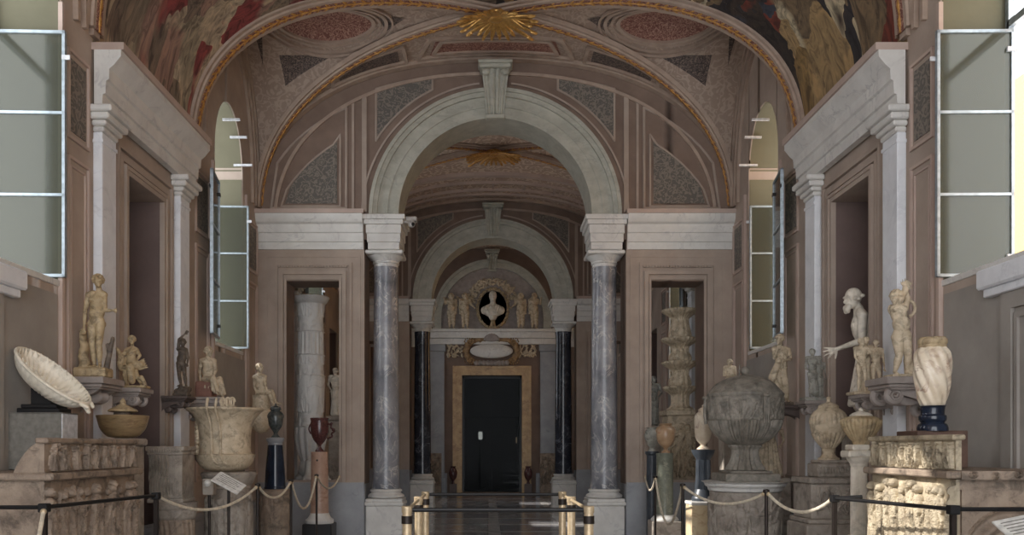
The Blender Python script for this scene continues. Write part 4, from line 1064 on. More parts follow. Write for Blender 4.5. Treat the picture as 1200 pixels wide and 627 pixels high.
# 6 seated woman behind the tub
y = 8.3
t = stat('statue', 'marble statue of a seated half-draped woman on a reddish seat above the tub', 248, 466, y)
J = dict(H=86, head=(-3,-1,53.5), neck=(-4,0,46), chest=(-4,0,39), pelvis=(-4,2,23), shL=(-12,0,43), shR=(3,0,43), elL=(-15,3,32), wrL=(-13,1,20), elR=(6,-3,32), wrR=(5,-8,24),
    hipL=(-7,-2,21), hipR=(0,-2,21), knL=(6,-14,21), anL=(9,-13,7), toeL=(13,-17,3), knR=(12,-8,20), anR=(15,-9,4), toeR=(18,-14,0))
def dr(mb, P, u):
    for a, b in (('knL','anL'), ('knR','anR')): folds(mb, P(a)+Vector((0,0,.01)), P(b), .32*u, .36*u, 9, .07*u, 3)
    swag(mb, P('hipL'), P('knR'), (0,-.01,-.012), .1*u, 4, .014); folds(mb, P('pelvis'), P('pelvis')+Vector((.0,-.03,-.1)), .5*u, .55*u, 10, .08*u, 8)
figure('body', 'statue', t, J, s_(y), hair='bun', face=(.75,-.6), extra=dr, vox=.0042)
MB().bbox(L(-17,y), L(2,y), -.06, .12, 0, L(19,y), .012).build('seat', 'redstone', t)
MB().bbox(L(-19,y), L(18,y), -.16, .14, -.03, .0, .006).build('plinth', 'bracket', t)
bracket('wall_bracket', 'grey stone console under the seated half-draped woman', 0, y, Z(466, y)-.03, .3, .42, .18, -1, 'bracket')
# tub on its pedestal
y = 7.5; cx = X(264, y)
p = thing('carved_pedestal', 'round carved marble pedestal under the large bell-shaped tub, left', 'pedestal', (X(268, y), y, 0))
r = L(27, y); zt = Z(553, y)
MB().lathe(dense([(r*1.08,0), (r*1.08,.1), (r*.98,.14), (r*.93,.16)], .02), 48).build('base', 'altar', p)
A = relief(2*PI*r*.93, zt-.3, 360, 90, 77, 14)
def cyl(a, b): i = int(a*359)%359; j = min(89, int(b*89)); q = r*.93+.02*A[j, i]; return (q*math.cos(2*PI*a), q*math.sin(2*PI*a), .16+(zt-.3)*b)
MB().grid(cyl, 359, 89).build('drum_relief', 'altar', p)
MB().lathe(curve([(r*.5,zt-.16), (r*.93,zt-.15), (r*.95,zt-.12), (r*1.06,zt-.09), (r*1.1,zt-.06), (r*1.1,zt), (.02,zt)], 3), 48).build('cap', 'altar', p)
t = thing('marble_tub', 'large bell-shaped pale marble tub with flaring rim and carved hanging ribbons', 'tub', (cx, y, zt))
k = s_(y)
pr = [(12,0), (15,.5), (25,4), (31,11), (34,19), (34.2,20), (34,20.6), (31,21), (29.6,22), (29,26), (29,36), (30,50), (33,60), (39,68), (43,71.5), (44,73), (43,74.5), (38,72), (33,66), (5,62)]
MB().lathe(curve([(a*k, b*k) for a, b in pr], 4), 56).build('basin', 'statue', t)
m = MB()
for q in (-7, 3):
    m.tube([(q*k, -.31, 84*k), (q*k, -.345, 74*k), (q*k, -.32, 67*k), ((q+.5)*k, -.255, 55*k), ((q+1)*k, -.235, 40*k), ((q+1)*k, -.232, 25*k), ((q+2)*k, -.265, 20*k), ((q+5)*k, -.255, 12*k), ((q+8)*k, -.235, 10*k)], .012, 8)
m.build('ribbon', 'statue', t)
m = MB()
for q in (8, 14, 19):
    m.tube([((q+3.2*math.cos(a*.5)*(1-a/30))*k, -.27, (80+5*math.sin(a*.5))*k) for a in range(22)], .009, 6)
m.box(5*k, 22*k, -.26, -.2, 71*k, 76*k)
for q in (-.5, .5): m.box((-6)*k, 20*k, -.22, -.18+0, 72*k, 74.5*k)
m.build('carved_tongues', 'statue', t)
m = MB()
for k2 in range(9): m.ell((-30*k+.004*math.sin(k2*2), -.06, (16+6*k2)*k), (.022,.03,.024+.006*math.sin(k2*1.7)))
m.build('side_mask', 'statue', t, 180, .006)
# dark green vase on blue pedestal and drum
y = 8.9
p = thing('drum_pedestal', 'round brown carved marble drum under the tapering blue stand', 'pedestal', (X(322, y), y, 0)); r = L(17, y); zt = Z(573, y)
A = relief(2*PI*r, zt-.2, 300, 60, 31, 9, False)
MB().lathe([(r*1.06,0), (r*1.06,.08), (r,.1)], 40).build('base', 'sarco_d', p)
MB().grid(lambda a, b: ((r+.012*A[min(59, int(b*59)), int(a*299)%299])*math.cos(2*PI*a), (r+.012*A[min(59, int(b*59)), int(a*299)%299])*math.sin(2*PI*a), .1+(zt-.16)*b), 299, 59).build('drum_relief', 'sarco_d', p)
MB().lathe(curve([(r*.98,zt-.06), (r*1.05,zt-.05), (r*1.08,zt-.02), (r*1.08,zt), (.01,zt)], 3), 40).build('cap', 'sarco_d', p)
t = thing('blue_stand', 'glossy dark blue tapering round stand between the tub and porphyry vase', 'stand', (X(322.5, y), y, zt)); k = s_(y); h_ = Z(513, y)-zt
MB().lathe(curve([(12.5*k,0), (12.5*k,.02), (11.8*k,.035), (11*k,h_*.35), (9.2*k,h_*.7), (8.4*k,h_*.86)], 4), 40, fl=flutes(18, .015)).build('shaft', 'blue', t)
MB().lathe(curve([(8.4*k,h_*.86), (8*k,h_*.9), (9.6*k,h_*.93), (9.8*k,h_), (.01,h_)], 3), 40).build('cap', 'dado', t)
t = thing('dark_vase', 'small dark flecked stone vase with lid on the glossy blue stand', 'vase', (X(323, y), y, zt+h_))
MB().lathe(curve([(5*k,0), (5*k,1*k), (2.5*k,4*k), (3*k,7*k), (7*k,13*k), (8.6*k,20*k), (8.2*k,26*k), (6*k,30*k), (5*k,31*k), (6.4*k,33*k), (6*k,34*k), (.002,34*k)], 5), 40).build('vessel', 'darkgreen', t)
for e in (-1, 1): MB().tube([(e*(5.5+3.8*math.sin(PI*q/10))*k, 0, (31-12*q/10)*k) for q in range(11)], .005, 6).build('handle', 'darkgreen', t)
MB().lathe(curve([(6.2*k,34*k), (6*k,35.5*k), (3*k,37*k), (1*k,38*k), (1.2*k,39.5*k), (.001,40.5*k)], 3), 24).build('lid', 'darkgreen', t)
# seated youth on stump
y = 9.5
t = stat('statue', 'small pale statue of a seated nude youth on round stump beneath left far window', 307, 481, y)
J = dict(H=78, head=(-2.5,-1,49), neck=(-3,0,42), chest=(-2,0,36), pelvis=(0,1,22.5), shL=(-8.5,0,39), shR=(3,0,39.5), elL=(-9.5,3,29), wrL=(-7,2,21), elR=(5,-4,30), wrR=(8,-8,24),
    hipL=(-2,-1,21), hipR=(3,-1,21), knL=(11,-9,20), anL=(15,-7,7), toeL=(21,-9,4.5), knR=(13,-4,22), anR=(17,-3,9), toeR=(23,-4,7.5))
figure('body', 'statue', t, J, s_(y), hair='curls', face=(.7,-.7), vox=.0045)
k = s_(y)
MB().lathe(curve([(10.2*k,0), (10.2*k,10*k), (10*k,17*k), (9.6*k,18*k), (.01,18*k)], 3), 32, c=(-1*k,0,0)).build('stump', 'statue', t)
c_ = thing('round_console', 'pale rounded wall console bulging under the seated nude youth', 'bracket', (X(306, y), y, Z(481, y)))
MB().lathe(curve([(1*k,-27*k), (6*k,-25*k), (11*k,-18*k), (13*k,-8*k), (12*k,-3*k), (11.5*k,0), (.01,0)], 4), 32).build('bowl', 'statue', c_)
MB().bbox(-(HW-abs(X(306, y)))-0, -.02, -.05, .05, -.2, -.03, .01).build('arm', 'statue', c_)
# porphyry vase on pink column
y = 10.1; k = s_(y); cx = X(374.5, y)
p = thing('column_stand', 'orange pink marble column stand carrying the red porphyry vase', 'stand', (cx, y, 0)); zt = Z(529.5, y)
MB().bbox(-17*k, 17*k, -17*k, 17*k, 0, Z(613, y), .01).build('plinth', 'black', p)
z1 = Z(613, y); MB().lathe(curve([(16*k,z1), (16.5*k,z1+4*k), (14*k,z1+6*k), (12*k,z1+9*k), (11*k,z1+12*k)], 3), 36).build('base', 'marble', p)
MB().lathe([(10.6*k,z1+12*k), (10.2*k,(z1+zt)/2), (9.6*k,zt-3*k), (10*k,zt-2*k), (10*k,zt), (.01,zt)], 36).build('shaft', 'rosso', p)
MB().ell((-.01, -9.7*k, zt-.1), (.012,.006,.012)).build('stud', 'black', p)
t = thing('porphyry_vase', 'dark red porphyry vase with scrolled handle on the pink column', 'vase', (cx, y, zt))
MB().lathe(curve([(5*k,0), (5*k,1.5*k), (2.2*k,5*k), (2.4*k,8*k), (7*k,14*k), (10*k,22*k), (10.6*k,32*k), (10.2*k,36*k), (10.9*k,39*k), (10*k,39.6*k), (9.2*k,37*k), (.01,34*k)], 5), 44).build('vessel', 'porph', t)
MB().tube([((10.2+6*math.sin(PI*q/14)+1.5*math.sin(q*1.2))*k, 0, (33-18*q/14)*k) for q in range(15)], .011, 8).ell((16*k, 0, 26*k), (.02,.016,.02)).ell((14*k, 0, 33*k), (.016,.014,.016)).build('handle', 'porph', t)
MB().tube([(-(10+2.5*math.sin(PI*q/10))*k, 0, (33-12*q/10)*k) for q in range(11)], .009, 8).build('handle', 'porph', t)
# great carved candelabrum behind the left opening
def cand_base(y, px, mat, w, zt, label):
    b = thing('stone_pedestal', label, 'pedestal', (X(px, y), y, 0)); 
    MB().bbox(-w, w, -w, w, 0, zt-.06, .01).build('block', mat, b); MB().bbox(-w-.03, w+.03, -w-.03, w+.03, zt-.06, zt, .012).build('cap', mat, b)
    return b
y = 11.95; k = s_(y)
zb = Z(564, y); cand_base(y, 364, 'dado', .27, zb, 'grey marble block under the great carved candelabrum, behind left opening')
t = thing('candelabrum', 'tall round carved marble candelabrum shaft seen through the left opening', 'candelabrum', (X(364, y), y, zb))
z = lambda py: Z(py, y)-zb
m = MB()
for q in range(3):
    a = -PI/2+q*2*PI/3; d = Vector((math.cos(a), math.sin(a), 0)); sd_ = Vector((-d.y, d.x, 0))
    m.ell(d*.2+Vector((0,0,.05)), (.07,.07,.05)); m.cap(d*.2+Vector((0,0,.05)), d*.13+Vector((0,0,.25)), .045, .05)
    for e in (-1, 1): m.cap(d*.2+sd_*.03*e+Vector((0,0,.03)), d*.27+sd_*.045*e+Vector((0,0,.02)), .025, .016)
m.cap((0,0,.19), (0,0,.3), .17, .13); m.build('clawed_foot', 'marble', t, 180, .008)
prof = curve([(11*k,z(541)), (14*k,z(533)), (17*k,z(520)), (18.5*k,z(508)), (17*k,z(500)), (15*k,z(496)), (14.6*k,z(470)), (15.5*k,z(443)), (16.5*k,z(441)), (15.2*k,z(439)), (15*k,z(418)), (16*k,z(417)), (14.8*k,z(415)), (14.6*k,z(391)), (15.5*k,z(389)), (14.6*k,z(387)), (15*k,z(360)), (16*k,z(357)), (18.5*k,z(355)), (20.5*k,z(352)), (20.5*k,z(348)), (.01,z(347))], 5)
A = relief(2*PI*15*k, 1.0, 240, 160, 9, 8, True); zlo, zhi = z(541), z(357)
def fl(zz, th):
    i = int((th/(2*PI)) % 1*239); q = (zz-zlo)/(zhi-zlo)
    if z(415) <= zz <= z(391): return 1+.04*math.cos(18*th)
    if zz < z(500): return 1+.05*math.cos(12*th)
    if 0 < q < 1: return 1+.09*A[int(q*3.3 % 1*159), i]
    return 1
MB().lathe(dense(prof, .012), 240, fl=fl).build('shaft', 'marble', t, 60)
y = 12.4
p = thing('pedestal', 'tall plain stone pedestal under the small draped figure behind left opening', 'pedestal', (X(395, y), y, 0)); MB().bbox(-.11, .11, -.1, .1, 0, Z(493, y), .01).build('shaft', 'altar', p); MB().bbox(-.14, .14, -.13, .13, Z(493, y), Z(487.5, y), .012).build('cap', 'altar', p)
t = stat('statue', 'small white marble standing draped figure seen at right edge of left opening', 393, 487.5, y)
def dr2(mb, P, u): folds(mb, P('pelvis')+Vector((0,0,.6*u)), (P('anL')+P('anR'))/2-Vector((0,0,.1*u)), .55*u, .72*u, 13, .1*u, 5); swag(mb, P('shL'), P('hipR'), (0,-.3*u,-.1*u), .12*u, 4, .08*u)
J = std(56, H=56, wrR=(3,-6,34), elR=(8,-1,37), wrL=(-4,-6,30))
figure('body', 'statue_w', t, J, s_(y), hair='bun', face=(-.4,-.9), extra=dr2, vox=.006)
# ------------------------------------------------------------------ RIGHT SIDE
# brown block and spiral vase on the sarcophagus
y = 5.02; k = s_(y)
b = thing('stone_block', 'dark brown breccia block standing on the sunlit sarcophagus, far right', 'block', (X(1105, y), y+.12, 1.127)); MB().bbox(-.15, .15, -.12, .14, 0, Z(505, y)-1.125, .005).build('block', 'brownbase', b)
for o in list(b.children): pass
t = thing('spiral_vase', 'tall pale alabaster vase with swirling flutes on a dark blue foot, far right', 'vase', (X(1099, y), y+.06, Z(505, y)))
MB().lathe(curve([(17*k,0), (17*k,4*k), (15.5*k,8*k), (13*k,10*k), (15*k,13*k), (15*k,18*k), (13*k,20*k), (13.5*k,28*k), (14*k,30*k), (.01,30*k)], 4), 44).build('foot', 'blue', t)
MB().lathe(dense(curve([(10*k,30*k), (13*k,31*k), (16.5*k,42*k), (19.5*k,62*k), (20.2*k,78*k), (19*k,92*k), (15.5*k,98*k), (14.5*k,99*k)], 5), .006), 120, fl=flutes(9, .045, tw=42.0)).build('vessel', 'alab', t, 60)
MB().lathe(curve([(14.5*k,98*k), (15.5*k,100*k), (15*k,102*k), (16*k,104*k), (15.8*k,108*k), (14*k,110*k), (13.5*k,111*k), (.01,111*k)], 4), 44).build('collar', 'statue_y', t)
# child with raised arms on volute console
y = 5.98
t = stat('statue', 'pale marble child statue with both arms raised overhead on scroll console, right', 1057, 443, y)
J = dict(H=108, head=(-8,-2,94), neck=(-5,0,86), chest=(-4,0,76), pelvis=(-.5,0,52), shL=(-10,-1,81), shR=(3,0,82), elL=(-3,-4,92), wrL=(3,-2,103), elR=(7,1,93), wrR=(4,0,104), openR=.5,
    hipL=(-5,0,48), hipR=(4,0,48), knL=(-5,-4,27), anL=(-8,0,8), toeL=(-10,-8,4.5), knR=(5,-4,28), anR=(6,0,8), toeR=(9,-8,4.5))
def wing(mb, P, u):
    s = s_(5.98); mb.tube([((10+7*math.cos(a))*s, .02, (82+9*math.sin(a))*s) for a in np.linspace(-1.6, 2.2, 14)], .012, 8); mb.cap((3*s,0,100*s), (5*s,0,110*s), 4*s, 3*s)
    mb.cap((8*s,.01,20*s), (11*s,.02,4*s), 5*s, 6*s)
figure('body', 'statue', t, J, s_(y), adult=False, hs=.92, hair='curls', face=(-.7,-.7), extra=wing, vox=.0045)
MB().bbox(L(-16,y), L(16,y), -.07, .09, 0, L(4,y), .008).build('plinth', 'statue', t)
bracket('wall_bracket', 'large grey scroll console carrying the child with raised arms, right', 0, y, Z(443.5, y), .36, .4, .25, 1, 'bracket')
# three figure group
y = 6.5
t = stat('statue_group', 'pale marble group of three embracing figures in front of the old man', 1016, 461, y, 'statue')
sc_ = s_(y)
def offs(J, dx, dy): return {k2: ((v[0]+dx, v[1]+dy, v[2]) if isinstance(v, tuple) else v) for k2, v in J.items()}
Ja = std(62, H=64, elR=(10,-3,46), wrR=(16,-2,50), elL=(-8,-2,42), wrL=(-5,-8,34)); Jb = std(60, H=62, elL=(-10,-2,46), wrL=(-16,0,50), wrR=(7,-7,28), elR=(9,0,38)); Jc = std(66, H=67)
figure('figure', 'statue', t, offs(Ja, -8, -3), sc_, hair='curls', face=(.4,-.9), vox=.005); figure('figure', 'statue', t, offs(Jb, 9, -3), sc_, hair='bun', face=(-.5,-.8), vox=.005)
figure('figure', 'statue', t, offs(Jc, 2, 8), sc_, hair='curls', face=(0,-1), vox=.005, extra=lambda mb, P, u: folds(mb, P('pelvis'), P('pelvis')-Vector((0,0,.3)), .5*u, .7*u, 10, .12*u, 2))
MB().bbox(-.12, .12, -.06, .1, -.012, .012, .006).build('plinth', 'statue', t)
bracket('wall_bracket', 'small grey console under the three embracing figures, right', 0, y, Z(462.7, y), .22, .33, .15, 1, 'bracket')
# old man in the niche
y = 7.2
p = thing('niche_pedestal', 'stone pedestal inside the right niche under the bending old man', 'pedestal', (X(1012, y)+.1, y+.12, 0)); zt = Z(494, y)
MB().bbox(-.17, .17, -.15, .17, 0, zt-.05, .01).build('shaft', 'altar', p); MB().bbox(-.19, .19, -.17, .19, zt-.05, zt, .01).build('cap', 'altar', p)
t = stat('statue', 'large white marble statue of bald bearded old man leaning out, arm outstretched', 1010, 494, y)
J = dict(H=176, head=(-12,-3,144), neck=(-4,0,132), chest=(1,1,108), pelvis=(13,4,74), shL=(-5,-13,122), shR=(8,15,124), elL=(-7,-16,93), wrL=(-33,-14,84), paL=(0,.25,1), openL=.9, elR=(20,16,96), wrR=(14,10,74),
    hipL=(8,-7,68), hipR=(18,8,68), knL=(-8,-12,38), anL=(-2,-8,7), toeL=(-14,-12,4), knR=(6,8,38), anR=(14,8,7), toeR=(4,8,4))
def old(mb, P, u):
    hd = P('head'); 
    for q in range(10): mb.ell(hd+Vector((-.26*u-.02*u*(q%3), (-.2+.045*q)*u, (-.46-.05*(q%4))*u)), (.12*u,.1*u,.15*u))
    folds(mb, P('pelvis')+Vector((0,0,.1*u)), (P('knL')+P('knR'))/2-Vector((-.05,0,.12)), .72*u, .8*u, 15, .13*u, 21)
    folds(mb, P('knL'), P('anL')+Vector((0,0,.35*u)), .3*u, .36*u, 9, .08*u, 22); swag(mb, P('hipL')+Vector((-.05,-.03,.03)), P('hipR')+Vector((.02,0,.02)), (0,-.1*u,-.05*u), .13*u, 5, .03)
figure('body', 'statue_w', t, J, s_(y), hair='bald', face=(-1,-.12), tilt=-.22, extra=old, vox=.0055, hs=1.0)
# small dark group
y = 7.82
t = stat('statue_group', 'small grey-green weathered statue of a standing pair below the outstretched hand', 955, 467, y, 'statue')
Ja = std(58, H=58, elL=(-9,-2,36), wrL=(-4,-7,30)); Jb = std(50, H=50, elL=(-6,-3,34), wrL=(-9,-5,38))
figure('figure', 'statue_g', t, offs(Ja, -3, 0), s_(y), hair='curls', face=(.3,-.9), vox=.005, extra=lambda mb, P, u: folds(mb, P('pelvis'), P('pelvis')-Vector((-.01,.03,.19)), .5*u, .62*u, 11, .11*u, 5))
figure('figure', 'statue_g', t, offs(Jb, 6, 2), s_(y), hair='curls', face=(-.6,-.8), vox=.005, extra=lambda mb, P, u: folds(mb, P('pelvis'), P('pelvis')-Vector((0,0,.18)), .5*u, .6*u, 9, .12*u, 6))
MB().bbox(-.12, .12, -.08, .08, -.025, .008, .006).build('plinth', 'statue_g', t)
bracket('wall_bracket', 'grey console under the small weathered pair, right of the girl statue', 0, y, Z(467, y)-.025, .24, .26, .16, 1, 'bracket')
# girl on dark bracket
y = 8.62
t = stat('statue', 'warm marble statue of a draped girl holding up her skirt, above the great urn', 917, 473, y)
J = std(80, H=82, head=(-4,-2,75), neck=(-2.5,0,67), chest=(-1.5,0,59), pelvis=(-2,0,42), shL=(-10,0,64), shR=(7,0,63), elL=(-11,-4,53), wrL=(-9,-8,62), elR=(9,-2,52), wrR=(0,-8,50),
    hipL=(-6,0,40), hipR=(1,0,40), knL=(-4,-4,22), knR=(3,-5,22), anL=(0,0,4), anR=(6,0,4), toeL=(-2,-6,1.5), toeR=(8,-6,1.5))
def gd_(mb, P, u):
    folds(mb, P('chest'), P('pelvis'), .55*u, .6*u, 12, .09*u, 3); folds(mb, P('pelvis')+Vector((0,0,.2*u)), (P('anL')+P('anR'))/2+Vector((0,0,.02)), .56*u, .3*u, 13, .11*u, 9)
    s = s_(8.62); mb.cap((-8*s,-6*s,44*s), (-16*s,-6*s,30*s), 4*s, 3*s); mb.cap((-9*s,-7*s,40*s), (-14*s,-8*s,27*s), 3*s, 2.5*s); mb.cap((-14*s,-6*s,30*s), (-12*s,-6*s,27*s), 3.5*s, 3*s); mb.cap((-13*s,-6*s,30*s), (-6*s,-6*s,18*s), 3*s, 2.5*s)
figure('body', 'statue', t, J, s_(y), hair='wreath', face=(-.75,-.6), extra=gd_, vox=.0048)
MB().bbox(-.09, .09, -.07, .08, -.02, .012, .006).build('plinth', 'statue_d', t)
bracket('wall_bracket', 'dark wall console under the draped girl, right', 0, y, Z(473, y)-.02, .2, .3, .14, 1, 'bracket_d', False)
# light draped figure behind urn
y = 8.85
p = thing('pedestal', 'low stone pedestal behind the great urn under the pale draped figure', 'pedestal', (X(904, y), y, 0)); MB().bbox(-.16, .16, -.14, .14, 0, Z(560, y)-.04, .01).build('shaft', 'altar', p); MB().bbox(-.18, .18, -.16, .16, Z(560, y)-.04, Z(560, y), .01).build('cap', 'altar', p)
t = stat('statue', 'pale marble draped figure half hidden behind the right side of great urn', 903, 560, y)
J = std(70, H=70, head=(8,-2,64), neck=(6,0,57), shL=(-1,0,55), shR=(13,0,54), elL=(-6,-3,45), wrL=(-12,-5,40), elR=(15,-2,44), wrR=(10,-7,38))
def dr4(mb, P, u): folds(mb, P('chest')+Vector((-.01,0,0)), (P('anL')+P('anR'))/2, .6*u, 1.3*u, 16, .15*u, 14); s = s_(8.85); folds(mb, (-8*s,-2*s,42*s), (-12*s,-4*s,4*s), 5*s, 8*s, 10, 2.2*s, 4)
figure('body', 'statue', t, J, s_(y), hair='bun', face=(-.5,-.8), extra=dr4, vox=.006)
# cherub behind urn
y = 9.55
p = thing('pedestal', 'tall narrow pedestal behind the great urn under the little cherub', 'pedestal', (X(855, y), y, 0)); zc_ = Z(470, y); MB().bbox(-.1, .1, -.1, .1, 0, zc_-.04, .01).build('shaft', 'altar', p); MB().bbox(-.12, .12, -.12, .12, zc_-.04, zc_, .01).build('cap', 'altar', p)
t = stat('statue', 'small marble cherub with curly hair peeping over the left of the great urn', 855, 470, y)
figure('body', 'statue', t, std(48, H=48, wrR=(4,-5,26), elR=(7,-2,29), elL=(-7,-2,30), wrL=(-3,-6,30)), s_(y), adult=False, hair='curls', face=(-.2,-1), vox=.0055)
# the great urn
y = 8.15; k = s_(y); cx = X(873, y)
p = thing('drum_pedestal', 'large white round altar with carved reliefs under the great dark urn', 'pedestal', (cx, y, 0)); zt = Z(563.5, y); r = 43*k
MB().lathe(curve([(r*1.08,0), (r*1.08,.08), (r,.12), (r*.97,.14)], 3), 56).build('base', 'marble', p)
A = relief(2*PI*r*.95, zt-.26, 420, 80, 51, 11, False)
MB().grid(lambda a, b: ((r*.94+.02*A[min(79, int(b*79)), int(a*419)%419])*math.cos(2*PI*a), (r*.94+.02*A[min(79, int(b*79)), int(a*419)%419])*math.sin(2*PI*a), .14+(zt-.24)*b), 419, 79).build('drum_relief', 'altar', p)
MB().lathe(curve([(r*.9,zt-.1), (r*.97,zt-.09), (r*1.0,zt-.06), (r*1.06,zt-.045), (r*1.08,zt-.02), (r*1.08,zt), (.01,zt)], 3), 56).build('cap', 'marble', p)
t = thing('great_urn', 'huge dark grey carved stone urn with domed lid on round white altar', 'urn', (cx, y, zt))
MB().bbox(-.255, .255, -.255, .255, 0, .075, .008).bbox(-.2, .2, -.2, .2, .075, .1, .006).build('plinth', 'urn', t)
z = lambda py: Z(py, y)-zt
MB().lathe(dense(curve([(20*k,z(551)), (21*k,z(549)), (17*k,z(542)), (14.5*k,z(534)), (14*k,z(528)), (16*k,z(525)), (18*k,z(523)), (17*k,z(521.5))], 4), .008), 120, fl=flutes(20, .09)).build('foot', 'urn', t, 60)
MB().lathe(dense(curve([(12*k,z(523)), (20*k,z(520)), (31*k,z(512)), (38*k,z(502)), (41*k,z(493))], 5), .008), 200, fl=flutes(30, .05, sharp=True)).build('gadrooned_bowl', 'urn', t, 60)
A = relief(2*PI*42*k, .25, 300, 60, 8, 18, True); z0_, z1_ = z(493), z(466)
MB().lathe(dense(curve([(40*k,z(494)), (42*k,z(492)), (42.5*k,z(480)), (42.8*k,z(467)), (43.5*k,z(465)), (43.8*k,z(462)), (42.5*k,z(460.5))], 4), .006), 300, fl=lambda zz, th: 1+(.035*A[int(min(1, max(0, (zz-z0_)/(z1_-z0_)))*59), int(th/(2*PI)%1*299)] if z0_ < zz < z1_ else 0)).build('carved_band', 'urn', t, 60)
MB().lathe(dense(curve([(42*k,z(461)), (39*k,z(457)), (32*k,z(449.5)), (20*k,z(443)), (8*k,z(440)), (3.5*k,z(439)), (3*k,z(437))], 4), .01), 160, fl=lambda zz, th: 1+.02*math.sin(13*th)*math.sin(zz*90)).build('lid', 'urn', t, 60)
MB().ell((0,0,z(434.5)), (5.2*k,5.2*k,5*k)).cap((-6.5*k,0,z(440)), (-6.5*k,0,z(427)), .008, .004).build('finial', 'urn', t)
m = MB()
for a in (-PI/2+.25, PI/2, 0.15, PI-.15):
    d = Vector((math.cos(a), math.sin(a), 0)); sdv = Vector((-d.y, d.x, 0))
    h = MB()
    for e in (-1, 0, 1): h.tube([d*(43*k+.012*math.sin(q/12*PI)+.012)+sdv*e*.018+Vector((0,0,z(464)+(z(497)-z(464))*q/12)) for q in range(13)], .013, 8)
    h.ell(d*45*k+Vector((0,0,z(466))), (.035,.035,.02)); h.build('strap_handle', 'urn', t)
# amphora on block and square altar
y = 7.15; k = s_(y); cx = X(971, y)
p = thing('square_altar', 'square carved marble altar with moulded foot under the lidded amphora', 'altar', (X(968, y), y, 0)); zt = Z(559, y); w_ = 28*k
MB().bbox(-w_-.05, w_+.03, -w_-.04, w_+.03, 0, Z(612, y), .012).bbox(-w_-.03, w_+.015, -w_-.03, w_+.02, Z(612, y), Z(606, y), .012).build('foot', 'altar', p)
MB().bbox(-w_, w_, -w_, w_, Z(606, y), zt-.05, .005).build('body', 'altar', p)
A = relief(2*w_-.08, .3, 90, 90, 6, 2, True); relief_mb(A, 2*w_-.08, zt-.09-Z(606, y), .02, None, (-w_+.04, -w_-.002, Z(606, y)+.03), (1,0,0), (0,-1,0), .004).build('front_relief', 'altar', p)
MB().bbox(-w_-.02, w_+.01, -w_-.02, w_+.01, zt-.05, zt, .01).build('cap', 'altar', p)
q_ = thing('scroll_block', 'small carved scroll block between the lidded amphora and the square altar', 'block', (cx+.01, y, zt)); hb = Z(539, y)-zt
m = MB().bbox(-20*k, 20*k, -.13, .13, 0, hb*.8, .01).bbox(-17*k, 17*k, -.12, .12, hb*.8, hb, .01)
for e in range(12): m.ell(((-17+34*e/11)*k, -.132, hb*.42), (.008,.012,.03), None, 8, 5)
m.build('block', 'altar', q_)
for e in (-1, 1): MB().tube([((20+0)*e*k+e*.012*math.cos(a*.5)*(1-a/26), -.135, hb*.4+.035*math.sin(a*.5)*(1-a/26)) for a in range(20)], .008, 6).build('scroll', 'altar', q_)
t = thing('amphora', 'tall pale grey lidded amphora with carved belly, in front of right niche', 'amphora', (cx, y, zt+hb)); z = lambda py: Z(py, y)-zt-hb
MB().lathe(curve([(12*k,0), (12*k,2*k), (9*k,4*k), (6.5*k,8*k), (7.5*k,12*k), (8*k,13*k)], 4), 40).build('foot', 'statue', t)
A = relief(2*PI*20*k, .2, 200, 60, 4, 12, False)
MB().lathe(dense(curve([(6*k,z(526)), (9*k,z(523)), (16*k,z(513)), (20.5*k,z(501)), (20.8*k,z(492)), (18*k,z(484)), (12*k,z(479)), (10*k,z(478))], 5), .006), 160, fl=lambda zz, th: 1+(.07*math.cos(20*th) if z(508) > zz else (.03*math.cos(24*th) if zz > z(497) and zz < z(486) else 0))).build('vessel', 'statue', t, 60)
MB().lathe(curve([(11*k,z(478)), (11.5*k,z(476)), (8*k,z(473.5)), (3*k,z(471.5)), (2*k,z(469)), (2.6*k,z(467)), (.002,z(464.5))], 4), 32).build('lid', 'statue', t)
for e in (-1, 1): MB().tube([((10+3*math.sin(PI*q/10))*e*k, 0, z(477)-(z(477)-z(489))*q/10) for q in range(11)], .009, 8).build('handle', 'statue', t)
# lidded gadrooned vase on white fluted column
y = 6.13; k = s_(y); cx = X(1006.5, y)
p = thing('fluted_column_stand', 'short white fluted column with block capital, beside the sunlit sarcophagus', 'stand', (cx, y, 0)); zt = Z(521, y)
MB().bbox(-.13, .13, -.13, .13, 0, .5, .01).build('plinth', 'marble', p); MB().lathe(curve([(.12,.5), (.125,.53), (.1,.56), (.095,.6), (.07,.62)], 3), 36).build('base', 'statue_w', p)
MB().lathe(dense([(9*k,.62), (8.6*k,Z(546, y))], .05), 144, fl=flutes(16, .06, sharp=True)).build('shaft', 'statue_w', p, 60)
MB().lathe(curve([(8.8*k,Z(547, y)), (10*k,Z(545, y)), (10*k,Z(543, y)), (13*k,Z(539, y)), (14*k,Z(536, y))], 3), 36).bbox(-17*k, 10*k, -.08, .08, Z(536, y), Z(528, y), .01).bbox(-12*k, 8*k, -.07, .07, Z(528, y), zt, .008).build('capital', 'statue_w', p)
t = thing('lidded_vase', 'squat cream gadrooned vase with lid on white fluted column, right', 'vase', (X(1009, y), y, zt)); z = lambda py: Z(py, y)-zt
MB().lathe(dense(curve([(9*k,0), (10*k,z(517)), (14*k,z(512)), (20*k,z(502)), (22.5*k,z(494)), (21*k,z(491)), (15*k,z(488.5)), (11*k,z(487.5))], 5), .006), 160, fl=flutes(26, .03, tw=5)).build('vessel', 'statue_y', t, 60)
MB().lathe(curve([(12*k,z(488)), (12.5*k,z(486.5)), (8*k,z(483.5)), (3*k,z(482)), (2.5*k,z(480.5)), (3*k,z(479.5)), (.002,z(477.5))], 4), 32).build('lid', 'statue_w', t)
